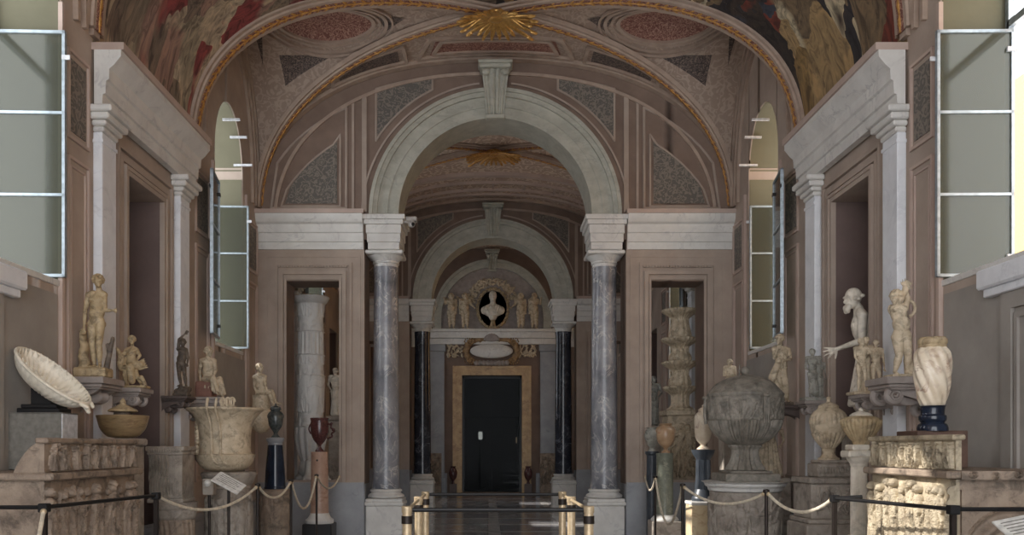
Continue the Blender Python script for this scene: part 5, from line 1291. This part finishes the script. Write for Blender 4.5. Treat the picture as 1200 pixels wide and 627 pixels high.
for e in (-1, 1): MB().tube([((12+2*math.sin(PI*q/8))*e*k, 0, z(488)-(z(488)-z(495))*q/8) for q in range(9)], .008, 8).build('handle', 'statue_w', t)
# alabaster vase, slate stand, yellow box
y = 9.1; k = s_(y); cx = X(824, y)
p = thing('alabaster_block', 'yellow alabaster square block under the dark fluted stand, right', 'block', (cx-.02, y, 0)); zt = Z(587, y)
MB().bbox(-15*k, 15*k, -.13, .13, 0, zt-.04, .008).build('body', 'alabbox', p); MB().bbox(-16*k, 16*k, -.14, .14, zt-.04, zt, .01).build('cap', 'marble', p)
s2 = thing('fluted_stand', 'dark slate fluted column stand with flared foot, right', 'stand', (cx, y, zt)); h_ = Z(527, y)-zt
MB().lathe(curve([(13*k,0), (13.4*k,3*k), (12*k,6*k), (11*k,9*k), (8.8*k,14*k)], 3), 36).build('base', 'blackfl', s2)
MB().lathe(dense([(8.8*k,14*k), (8*k,30*k), (7.8*k,h_-12*k)], .05), 120, fl=flutes(14, .08, sharp=True)).build('shaft', 'blackfl', s2, 60)
MB().lathe(curve([(8*k,h_-12*k), (9*k,h_-10*k), (12*k,h_-5*k), (13*k,h_-2*k), (13*k,h_), (.01,h_)], 3), 36).build('capital', 'blackfl', s2)
t = thing('alabaster_vase', 'creamy pink alabaster vase with small lid on dark fluted stand', 'vase', (cx, y, zt+h_)); z = lambda py: Z(py, y)-zt-h_
MB().lathe(curve([(7*k,0), (7*k,1.5*k), (3*k,5*k), (4*k,7*k), (8*k,12*k), (10*k,22*k), (10.2*k,36*k), (9.2*k,41*k), (6*k,44*k), (5.4*k,46*k)], 5), 44).build('vessel', 'alab', t)
MB().lathe(curve([(5.8*k,46*k), (5.8*k,47*k), (3*k,49*k), (1.2*k,50*k), (1.6*k,51.5*k), (.002,53*k)], 3), 24).build('lid', 'alab', t)
# amber vase on green column
y = 9.9; k = s_(y); cx = X(779, y)
p = thing('column_stand', 'grey green marble column stand carrying the amber vase, right of arch', 'stand', (cx, y, 0)); z1 = Z(610, y); zt = Z(531, y)
MB().bbox(-17*k, 17*k, -17*k, 17*k, 0, z1, .01).build('plinth', 'altar', p)
MB().lathe(curve([(16*k,z1), (16*k,z1+2*k), (13*k,z1+5*k), (10*k,z1+7*k)], 3), 36).build('base', 'marble', p)
MB().lathe([(9.8*k,z1+7*k), (9.6*k,zt-3*k), (10.2*k,zt-2*k), (10.2*k,zt), (.01,zt)], 36).build('shaft', 'verde', p)
t = thing('amber_vase', 'round amber alabaster vase on grey green column, right of arch', 'vase', (cx+.01, y, zt))
MB().lathe(curve([(5*k,0), (5*k,1.5*k), (2.4*k,4*k), (3*k,6*k), (8*k,11*k), (10.6*k,19*k), (10*k,27*k), (6.5*k,31*k), (6*k,32*k), (7.4*k,34*k), (7*k,34.6*k), (.01,33*k)], 5), 44).build('vessel', 'amber', t)
for e in (-1, 1): MB().tube([((6+5*math.sin(PI*q/10))*e*k, 0, (32-11*q/10)*k) for q in range(11)], .007, 8).build('handle', 'amber', t)
y = 10.5; k = s_(y); cx = X(764, y)
p = thing('column_stand', 'dark narrow stand behind the green column, at the right opening', 'stand', (cx, y, 0)); zt = Z(529, y); MB().lathe([(.09,0), (.09,.1), (.07,.12), (.065,zt-.05), (.085,zt-.03), (.085,zt), (.01,zt)], 32).build('shaft', 'blackfl', p)
t = thing('white_vase', 'small whitish vase half hidden left of the amber vase', 'vase', (cx, y, zt))
MB().lathe(curve([(5*k,0), (2.6*k,4*k), (6*k,9*k), (8.5*k,17*k), (8*k,23*k), (5.5*k,26*k), (6.5*k,28*k), (.01,27*k)], 5), 36).build('vessel', 'statue_g', t)
# tiered candelabrum in the right opening
y = 11.95; k = s_(y); zb = Z(563, y); cx = X(797, y)
p = thing('stone_pedestal', 'square relief-carved marble base of tiered candelabrum in right opening', 'pedestal', (cx-.01, y, 0)); zt = Z(481, y)
MB().bbox(-21*k, 21*k, -21*k, 21*k, 0, zb, .01).build('block', 'dado', p)
MB().prism([(-20*k, zb), (20*k, zb), (17*k, zt-.08), (-17*k, zt-.08)], -16*k, 16*k, 'y').build('body', 'statue', p)
A = relief(34*k, zt-zb-.14, 120, 150, 91, 2, True); relief_mb(A, 34*k, zt-zb-.14, .05, None, (-17*k, -16*k, zb+.03), (1,0,0), (0,-1,0), .01).build('front_relief', 'statue', p)
MB().bbox(-20*k, 20*k, -20*k, 20*k, zt-.08, zt, .015).build('cap', 'statue', p)
t = thing('tiered_candelabrum', 'tall yellowish marble candelabrum of four leafy saucer tiers, in right opening', 'candelabrum', (cx, y, zt)); z = lambda py: Z(py, y)-zt
MB().lathe(dense(curve([(15*k,0), (15*k,2*k), (11*k,5*k), (10*k,12*k), (11*k,z(460))], 3), .01), 72, fl=flutes(12, .06)).build('stem', 'statue', t)
tiers = [456, 427, 399.5, 366]
for i, py in enumerate(tiers):
    nxt = tiers[i+1]+9 if i < 3 else 362
    R_ = (19.5, 20.5, 21, 20.5)[i]
    pr = curve([(9.5*k,z(py+10)), (10.5*k,z(py+7)), (14*k,z(py+4)), (R_*k*.9,z(py+1.5)), (R_*k,z(py-.5)), (R_*k*1.01,z(py-2)), (R_*k*.94,z(py-3)), (11*k,z(py-3)), (.01,z(py-3))], 4)
    MB().lathe(dense(pr, .008), 144, fl=lambda zz, th: 1+.045*math.cos(24*th)).build('saucer', 'statue', t, 60)
    if i < 3:
        MB().lathe(dense(curve([(10*k,z(py-2)), (12*k,z(py-5)), (12*k,z(py-9)), (9.5*k,z(nxt+4)), (9.5*k,z(nxt+1))], 4), .008), 96, fl=lambda zz, th: 1+.1*abs(math.cos(6*th))).build('leafy_knop', 'statue', t, 60)
y = 12.42
p = thing('pedestal', 'plain pedestal under the grey draped figure at left of right opening', 'pedestal', (X(764, y), y, 0)); MB().bbox(-.11, .11, -.11, .11, 0, Z(499, y)-.04, .01).build('shaft', 'altar', p); MB().bbox(-.13, .13, -.13, .13, Z(499, y)-.04, Z(499, y), .01).build('cap', 'altar', p)
t = stat('statue', 'grey marble draped standing figure at left side of the right opening', 766, 499, y)
figure('body', 'statue_g', t, std(58, H=58, elR=(9,-2,38), wrR=(5,-6,34)), s_(y), hair='curls', face=(.3,-.9), extra=dr2, vox=.006)
# ------------------------------------------------------------------ barriers and ropes
def post(px, y, zt, label, group, r=.012, mat='darkmetal', brass=False, cx=None):
    x = X(px, y) if cx is None else cx
    t = thing('barrier_post', label, 'post', (x, y, 0), 0, group)
    if brass:
        MB().lathe(curve([(.09,0), (.09,.01), (.05,.02), (.027,.035)], 3), 24).build('foot', 'brass', t)
        MB().lathe([(.024,.03), (.024,zt-.03)], 24).build('shaft', 'brass', t)
        MB().lathe([(.027,zt-.035), (.028,zt-.03), (.028,zt-.004), (.024,zt), (.004,zt)], 24).build('cap', 'black' if False else 'brass', t); MB().lathe([(.0285,zt-.09), (.0285,zt-.05)], 24).build('band', 'darkmetal', t)
    else:
        MB().lathe(curve([(.12,0), (.12,.012), (.06,.02), (r*1.2,.03)], 3), 24).build('foot', mat, t)
        MB().lathe([(r,.025), (r,zt-.02)], 16).build('shaft', mat, t); MB().lathe([(r,zt-.025), (r*1.9,zt-.02), (r*1.9,zt), (.003,zt+.006)], 16).build('cap', mat, t)
    return Vector((x, y, zt))
G = 'brass posts of the low barrier in the middle of the hall'
B = {}
for key, px, y, lab in (('nl', 477, 4.35, 'brass barrier post, front left corner of the central barrier'), ('nr', 690, 4.35, 'brass barrier post, front right corner of the central barrier'),
    ('ml', 490.5, 5.18, 'brass barrier post, middle of the left side of central barrier'), ('mr', 669.5, 5.18, 'brass barrier post, middle of the right side of central barrier'),
    ('fl', 498.5, 5.77, 'brass barrier post, back left corner of the central barrier'), ('fr', 659, 5.77, 'brass barrier post, back right corner of the central barrier')):
    B[key] = post(px, y, Z({'n': 593, 'm': 582, 'f': 576}[key[0]], y), lab, G, brass=True)
def rail(a, b, label, mat='black', r=.011, drop=.02, grp=None):
    o = MB().tube([a-Vector((0,0,drop)), b-Vector((0,0,drop))], r, 10).build('barrier_rail', mat); relabel(o, label, 'rail', grp)
rail(B['nl']+Vector((.028,0,0)), B['nr']-Vector((.028,0,0)), 'black front rail of the central barrier'); rail(B['fl']+Vector((.028,0,0)), B['fr']-Vector((.028,0,0)), 'black back rail of the central barrier')
rail(B['nl'], B['ml'], 'brass side rail joining front left and middle left barrier posts', 'brass', .009); rail(B['nr'], B['mr'], 'brass side rail joining front right and middle right barrier posts', 'brass', .009)
rail(B['ml'], B['fl'], 'brass side rail joining middle left and back left barrier posts', 'brass', .009); rail(B['mr'], B['fr'], 'brass side rail joining middle right and back right barrier posts', 'brass', .009)
def sq_post(x, y, zt, label):
    t = thing('barrier_post', label, 'post', (x, y, 0), 0, 'dark posts of the side barriers')
    MB().lathe(curve([(.1,0), (.1,.012), (.05,.02), (.016,.03)], 3), 24).build('foot', 'darkmetal', t); MB().bbox(-.013, .013, -.013, .013, .02, zt-.03, .002).build('shaft', 'darkmetal', t)
    MB().bbox(-.024, .024, -.024, .024, zt-.045, zt, .004).build('bracket', 'black', t)
    return Vector((x, y, zt))
L0 = sq_post(X(52, 4.4), 4.4, Z(590, 4.4), 'dark barrier post in front of the left sarcophagus'); L1 = sq_post(X(183, 5.6), 5.6, Z(577, 5.6), 'dark barrier post past the far end of left sarcophagus')
rail(L0, L1, 'dark rail running along the left sarcophagus'); rail(Vector((-HW+.01, 4.4, L0.z)), L0, 'black rail from the left wall, bottom left corner')
R0 = sq_post(X(1117, 4.12), 4.12, Z(592, 4.12), 'dark barrier post in front of the right sarcophagus'); R1 = sq_post(X(978, 5.25), 5.25, Z(580, 5.25), 'dark barrier post beside the white fluted column, right')
rail(R0, R1, 'dark rail running along the right sarcophagus'); rail(R0, Vector((HW-.01, 4.12, R0.z)), 'black rail to the right wall, bottom right corner')
rail(R1, R1+Vector((.16,-.02,.008)), 'short black rail stub by the white fluted column', r=.013)
GL = 'thin dark rope posts'
pl1 = post(302, 7.0, Z(567, 7.0), 'thin dark rope post in front of the bell-shaped tub', GL); pl2 = post(341, 7.85, Z(562, 7.85), 'thin dark rope post before the blue stand', GL); pl3 = post(371, 9.0, Z(556, 9.0), 'thin dark rope post in front of the pink column stand', GL)
pr1 = post(898, 6.0, Z(574, 6.0), 'thin dark rope post in front of great urn', GL); pr2 = post(800, 7.0, Z(567, 7.0), 'thin dark rope post before the yellow alabaster block', GL); pr3 = post(768, 8.8, Z(558, 8.8), 'thin dark rope post by the grey green column stand', GL)
def rope(a, b, sag, label, r=.011):
    a = a-Vector((0,0,.03)); b = b-Vector((0,0,.03)); dd_ = (b-a); dd_.z = 0; dd_.normalize(); a = a+dd_*.03; b = b-dd_*.03; n = 30
    pts = [a.lerp(b, q/n)-Vector((0,0,sag*4*(q/n)*(1-q/n))) for q in range(n+1)]
    t = thing('barrier_rope', label, 'rope', tuple(a), 0, 'cream barrier ropes')
    MB().tube([p_-a for p_ in pts], lambda i: r*(1+.06*math.sin(i*2.5)), 8).build('cord', 'rope', t)
    MB().ell((0,0,0), (.016,.016,.016)).build('end_hook', 'brass', t); MB().ell(tuple(b-a), (.016,.016,.016)).build('end_hook', 'brass', t)
rope(L1, pl1, .13, 'cream rope from left sarcophagus post to the tub post'); rope(pl1, pl2, .11, 'cream rope between tub post and blue stand post'); rope(pl2, pl3, .28, 'cream rope sagging deeply left of the porphyry vase column'); rope(pl3, Vector((X(398, 10.6), 10.6, Z(556, 10.6))), .13, 'cream rope from pink column post towards the left screen wall')
rope(R1, pr1, .1, 'cream rope from fluted column post to great urn post'); rope(pr1, pr2, .1, 'cream rope hanging in front of great urn'); rope(pr2, pr3, .38, 'bright cream rope sagging deeply before grey green column'); rope(pr3, Vector((X(756, 10.7), 10.7, Z(556, 10.7))), .14, 'cream rope from green column post to the right screen wall')
rope(L0+Vector((0,0,-.01)), Vector((X(20, 3.7), 3.7, .55)), .05, 'cream rope hanging below left sarcophagus post, bottom left')
# information panels
def panel(px, py, y, w, d, label, ry):
    t = thing('information_panel', label, 'sign', (X(px, y), y, 0)); zc = Z(py, y)
    MB().lathe([(.1,0), (.1,.012), (.012,.02), (.012,zc-.02)], 20).build('stand', 'darkmetal', t)
    m = MB().bbox(-w/2, w/2, -d/2, d/2, -.006, .006, .003).build('board', 'card', t); m.location = (0, 0, zc); m.rotation_euler = (math.radians(28), ry, 0)
    g = MB()
    for q in range(5): g.box(-w*.38, w*(.36-.1*(q % 2)), d*(.3-.14*q), d*(.33-.14*q), .006, .0075)
    gg = g.build('printed_lines', 'boxgrey', m, 0)
panel(268, 566, 6.9, .24, .16, 'small tilted white information panel in front of the tub pedestal', .5)
panel(1200, 618, 3.85, .2, .16, 'tilted white information card at the bottom right corner', -.2)
b = thing('electrical_box', 'small pale box fixed beside the tub pedestal', 'box', (X(243, 7.05), 7.1, 0)); MB().bbox(-.045, .045, -.04, .04, Z(580, 7.1), Z(561, 7.1), .006).build('case', 'altar', b); MB().lathe([(.012,0), (.012,Z(580, 7.1))], 12).build('stem', 'darkmetal', b); MB().ell((0,-.04,Z(566, 7.1)), (.03,.03,.03)).build('lens', 'card', b)
# security camera on the arch impost
y = 10.75
t = thing('security_camera', 'white security camera mounted by the capital of left arch column', 'camera', (X(471, 10.9), 10.95, Z(259, 10.9)))
MB().bbox(0, .1, -.03, .03, -.02, .02, .006).build('mount', 'camwhite', t); MB().bbox(.05, .19, -.06, .06, 0, .06, .01).build('housing', 'camwhite', t); MB().ell((.12,-.02,-.03), (.05,.05,.05)).build('dome', 'camwhite', t); MB().ell((.14,-.05,-.04), (.025,.025,.025)).build('lens', 'black', t)
# ------------------------------------------------------------------ end wall sculpture
y = END; k = s_(y)
t = thing('bust', 'pale marble portrait bust in dark oval niche above the far door', 'bust', (X(577.5, y), y-.21, Z(386.5, y)+.002))
MB().bbox(-4*k, 4*k, -.07, .07, 0, 2*k, .006).lathe(curve([(4.2*k,2*k), (3.5*k,4*k), (2.5*k,8*k), (3*k,11*k), (4*k,12.5*k)], 3), 24).build('socle', 'statue_y', t)
m = MB(); m.ell((0,0,21*k), (12*k,.12,8*k)); m.cap((-9*k,0,21*k), (9*k,0,21*k), 5*k, 5*k); m.cap((0,0,22*k), (0,-.01,33*k), 3.6*k, 3*k); m.ell((0,-.02,38*k), (4.6*k,.11,6.2*k)); m.cap((0,-.12,39*k), (0,-.135,37*k), .014, .02)
m.cap((-1.6*k,-.11,40*k), (1.6*k,-.11,40*k), .018, .018); m.ell((0,-.1,33.5*k), (.05,.05,.05)); m.cap((0,0,14*k), (0,0,20*k), 5*k, 7*k)
for e in range(6): m.cap(((-8+3*e)*k,-.11,25*k), ((-4+1.5*e)*k,-.12,15*k), .016, .012)
m.build('head_and_shoulders', 'statue_w', t, 180, .012)
t = thing('oval_niche', 'dark oval niche with carved wreath framing the far bust', 'niche', (X(577.5, y), y-.01, Z(362, y)))
MB().prism([(16*k*math.cos(2*PI*q/40), 21*k*math.sin(2*PI*q/40)) for q in range(40)], -.02, .0, 'y').build('recess', 'darkdec', t)
m = MB()
for q in range(90): a = 2*PI*q/90; m.ell(((18+1.2*math.sin(q*2.1))*k*math.cos(a), -.04, (23+1.2*math.sin(q*2.1))*k*math.sin(a)), (.022,.04,.05), Matrix.Rotation(-a+.5*math.sin(q*1.7), 3, 'Y'), 8, 6)
m.build('wreath', 'statue_y', t, 180, .01)
t = thing('stucco_garland', 'carved stucco shell and leaf garland arching over the far bust', 'relief', (X(577.5, y), y-.03, Z(345, y)))
m = MB(); rg = random.Random(3)
for q in range(150):
    a = PI*rg.uniform(-.08,1.08); R_ = 1+rg.uniform(-.22,.3); R3 = Matrix.Rotation(rg.uniform(0, PI), 3, 'Y'); m.ell((23*k*math.cos(a)*R_, -.03+rg.uniform(-.03,.02), (20*math.sin(a)-6)*k*R_), (rg.uniform(.015,.03), .03, rg.uniform(.04,.09)), R3, 8, 6)
m.build('garland', 'statue', t, 180, .01)
def putto(px, py, lab, face, wr):
    t = stat('putto', lab, px, py, y-.14); J = std(41, H=41, **wr)
    for kk in J:
        pass
    figure('body', 'statue', t, J, s_(y), adult=False, hs=1.12, hair='curls', face=face, vox=.012, fingers=(), sm=2, extra=lambda mb, P, u: mb.cap(P('shL')+Vector((0,.05,0)), P('shL')+Vector((-.15*face[0], .08, .1)), .06, .03))
putto(545, 386, 'stucco cherub standing just left of far oval niche', (.7,-.7), dict(wrR=(10,-2,26), elR=(7,0,29))); putto(529, 386, 'stucco cherub at far left of the bust, above the door', (.5,-.8), dict(wrL=(-8,-2,34), elL=(-7,0,30)))
putto(610, 386, 'stucco cherub standing just right of far oval niche', (-.7,-.7), dict(wrL=(-10,-2,26), elL=(-7,0,29))); putto(626, 386, 'stucco cherub at far right of the bust, above the door', (-.5,-.8), dict(wrR=(8,-2,34), elR=(7,0,30)))
t = thing('cartouche', 'gilded carved cartouche with pale oval field and shell, over the far door', 'cartouche', (X(576, y), y-.12, Z(412, y)))
m = MB()
for q in range(56):
    a = 2*PI*q/56; cx_ = math.copysign(abs(math.cos(a))**.6, math.cos(a)); sz_ = math.copysign(abs(math.sin(a))**.7, math.sin(a)); m.ell((29*k*cx_, .03, 14*k*sz_), (.07+.03*math.sin(q*1.9), .05, .06))
for ex in (-1, 1):
    for ez in (-1, 1):
        for q in range(22): rr_ = 6.5*k*(1-q/24); m.ell((ex*(25*k+rr_*math.cos(q*.5)), -.0, ez*(11*k+rr_*math.sin(q*.5)*.8)), (.022,.05,.022), None, 6, 5)
for q in range(40): a = 2*PI*q/40; m.ell(((31+2*math.sin(q*2.3))*k*math.cos(a), .02, (15+2*math.sin(q*1.3))*k*math.sin(a)), (.03,.04,.045), None, 6, 5)
m.build('scroll_frame', 'ochrestone', t, 180, .011)
MB().ell((0,-.01,0), (25*k,.06,8.5*k), None, 32, 16).build('field', 'marble', t)
m = MB()
for q in range(9): a = PI*(q+.5)/9; m.cap((0,-.03,12*k), (8*k*math.cos(a), -.04, (12+7*math.sin(a))*k), .03, .035)
m.build('shell', 'bracket', t, 180, .014)
m = MB()
for q in range(9): m.ell(((-18+4.5*q)*k, -.02, -14*k), (.06,.05,.07))
m.build('leaf_swag', 'bracket', t, 180, .014)
for sx_, pxs, lab in ((-1, 533, 'carved stucco festoon left of the far cartouche'), (1, 618, 'carved stucco festoon right of the far cartouche')):
    t = thing('festoon', lab, 'relief', (X(pxs, y), y-.04, Z(412, y))); m = MB(); rg = random.Random(pxs)
    for q in range(60): m.ell((rg.uniform(-10,10)*k, -.02, rg.uniform(-7,8)*k), (rg.uniform(.015,.025),.03,rg.uniform(.03,.06)), Matrix.Rotation(rg.uniform(0, PI), 3, 'Y'), 8, 6)
    m.build('leaves', 'statue', t, 180, .01)
# relief slabs and red vases low beside the door
for px, lab in ((506, 'low relief slab leaning at the end wall, left of the far door'), (644, 'low relief slab leaning at the end wall, right of the far door')):
    t = thing('relief_slab', lab, 'relief', (X(px, y-.3), y-.3, 0)); w_ = 22*k
    MB().bbox(-w_/2, w_/2, -.02, .1, 0, 1.1, .01).build('slab', 'sarco_d', t); A = relief(w_*.9, .75, 80, 110, px, 2); relief_mb(A, w_*.9, .75, .06, None, (-w_*.45, -.02, .3), (1,0,0), (0,-1,0), .01).build('relief_figures', 'sarco_d', t)
for px, lab in ((531, 'small reddish vase on the floor at left of the far door'), (619, 'small reddish vase on the floor at right of the far door')):
    t = thing('floor_vase', lab, 'vase', (X(px, y-.35), y-.35, 0)); MB().bbox(-.09, .09, -.09, .09, 0, .35, .01).build('plinth', 'bracket_d', t)
    MB().lathe(curve([(.05,.35), (.03,.42), (.08,.5), (.1,.62), (.07,.72), (.05,.74), (.07,.78), (.01,.77)], 4), 28).build('vessel', 'porph', t)
t = thing('lantern', 'small lit lantern glowing behind the dark glass of far door', 'lantern', (X(563, 26), 26, 0))
MB().lathe([(.12,0), (.12,.02), (.02,.04), (.02,Z(515, 26))], 16).build('pole', 'black', t); MB().bbox(-.06, .06, -.05, .05, Z(515, 26), Z(506, 26), .01).build('lamp_glass', 'lamp', t); MB().bbox(-.08, .08, -.07, .07, Z(506, 26), Z(504, 26), .01).build('top', 'black', t)
# ------------------------------------------------------------------ outside, light, camera
ob = MB().box(11, 12, -6, 30, -3, 9)
for k in range(8): ob.box(10.9, 11, -4+4*k, -3.6+4*k, -3, 9)
o = struct('wall_outside', ob, 'ochre')
sun = bpy.data.lights.new('sun', 'SUN'); sun.energy = 7; sun.angle = math.radians(.6); sun.color = (1, .96, .9)
so = bpy.data.objects.new('sun', sun); COL.objects.link(so)
so.rotation_euler = Vector((1, -.07, -.66)).to_track_quat('-Z', 'Y').to_euler()
wd = bpy.data.worlds.new('sky'); SC.world = wd; wd.use_nodes = True
bg = wd.node_tree.nodes['Background']; bg.inputs[0].default_value = (.93, .96, 1.0, 1); bg.inputs[1].default_value = 4.7
def portal(loc, rot, sx, sy):
    l = bpy.data.lights.new('portal', 'AREA'); l.shape = 'RECTANGLE'; l.size = sx; l.size_y = sy; l.cycles.is_portal = True
    p = bpy.data.objects.new('portal', l); COL.objects.link(p); p.location = loc; p.rotation_euler = rot
for yc in WINS:
    portal((-(HW+.52), yc, 3.77), (0, -PI/2, 0), 2.8, 1.06)
    portal((HW+.52, yc, 3.77), (0, PI/2, 0), 2.8, 1.06)
portal((0, -3.22, 3.1), (PI/2, 0, 0), 6.0, 6.2)
cam = bpy.data.cameras.new('camera'); co_ = bpy.data.objects.new('camera', cam); COL.objects.link(co_)
co_.location = (CAMX, 0, EYE); co_.rotation_euler = (PI/2, 0, 0)
cam.sensor_fit = 'HORIZONTAL'; cam.sensor_width = 36; cam.lens = 36*FOC/1200
cam.shift_x = (600-VPX)/1200; cam.shift_y = (VPY-313.5)/1200
cam.clip_start = .05; cam.clip_end = 300
SC.camera = co_
SC.view_settings.view_transform = 'Standard'; SC.view_settings.look = 'None'; SC.view_settings.gamma = 1
SC.view_settings.use_curve_mapping = False; SC.view_settings.exposure = 0
SC.cycles.max_bounces = 8; SC.cycles.diffuse_bounces = 6; SC.cycles.transparent_max_bounces = 12
SC.cycles.use_denoising = True
SC.cycles.sample_clamp_indirect = 6
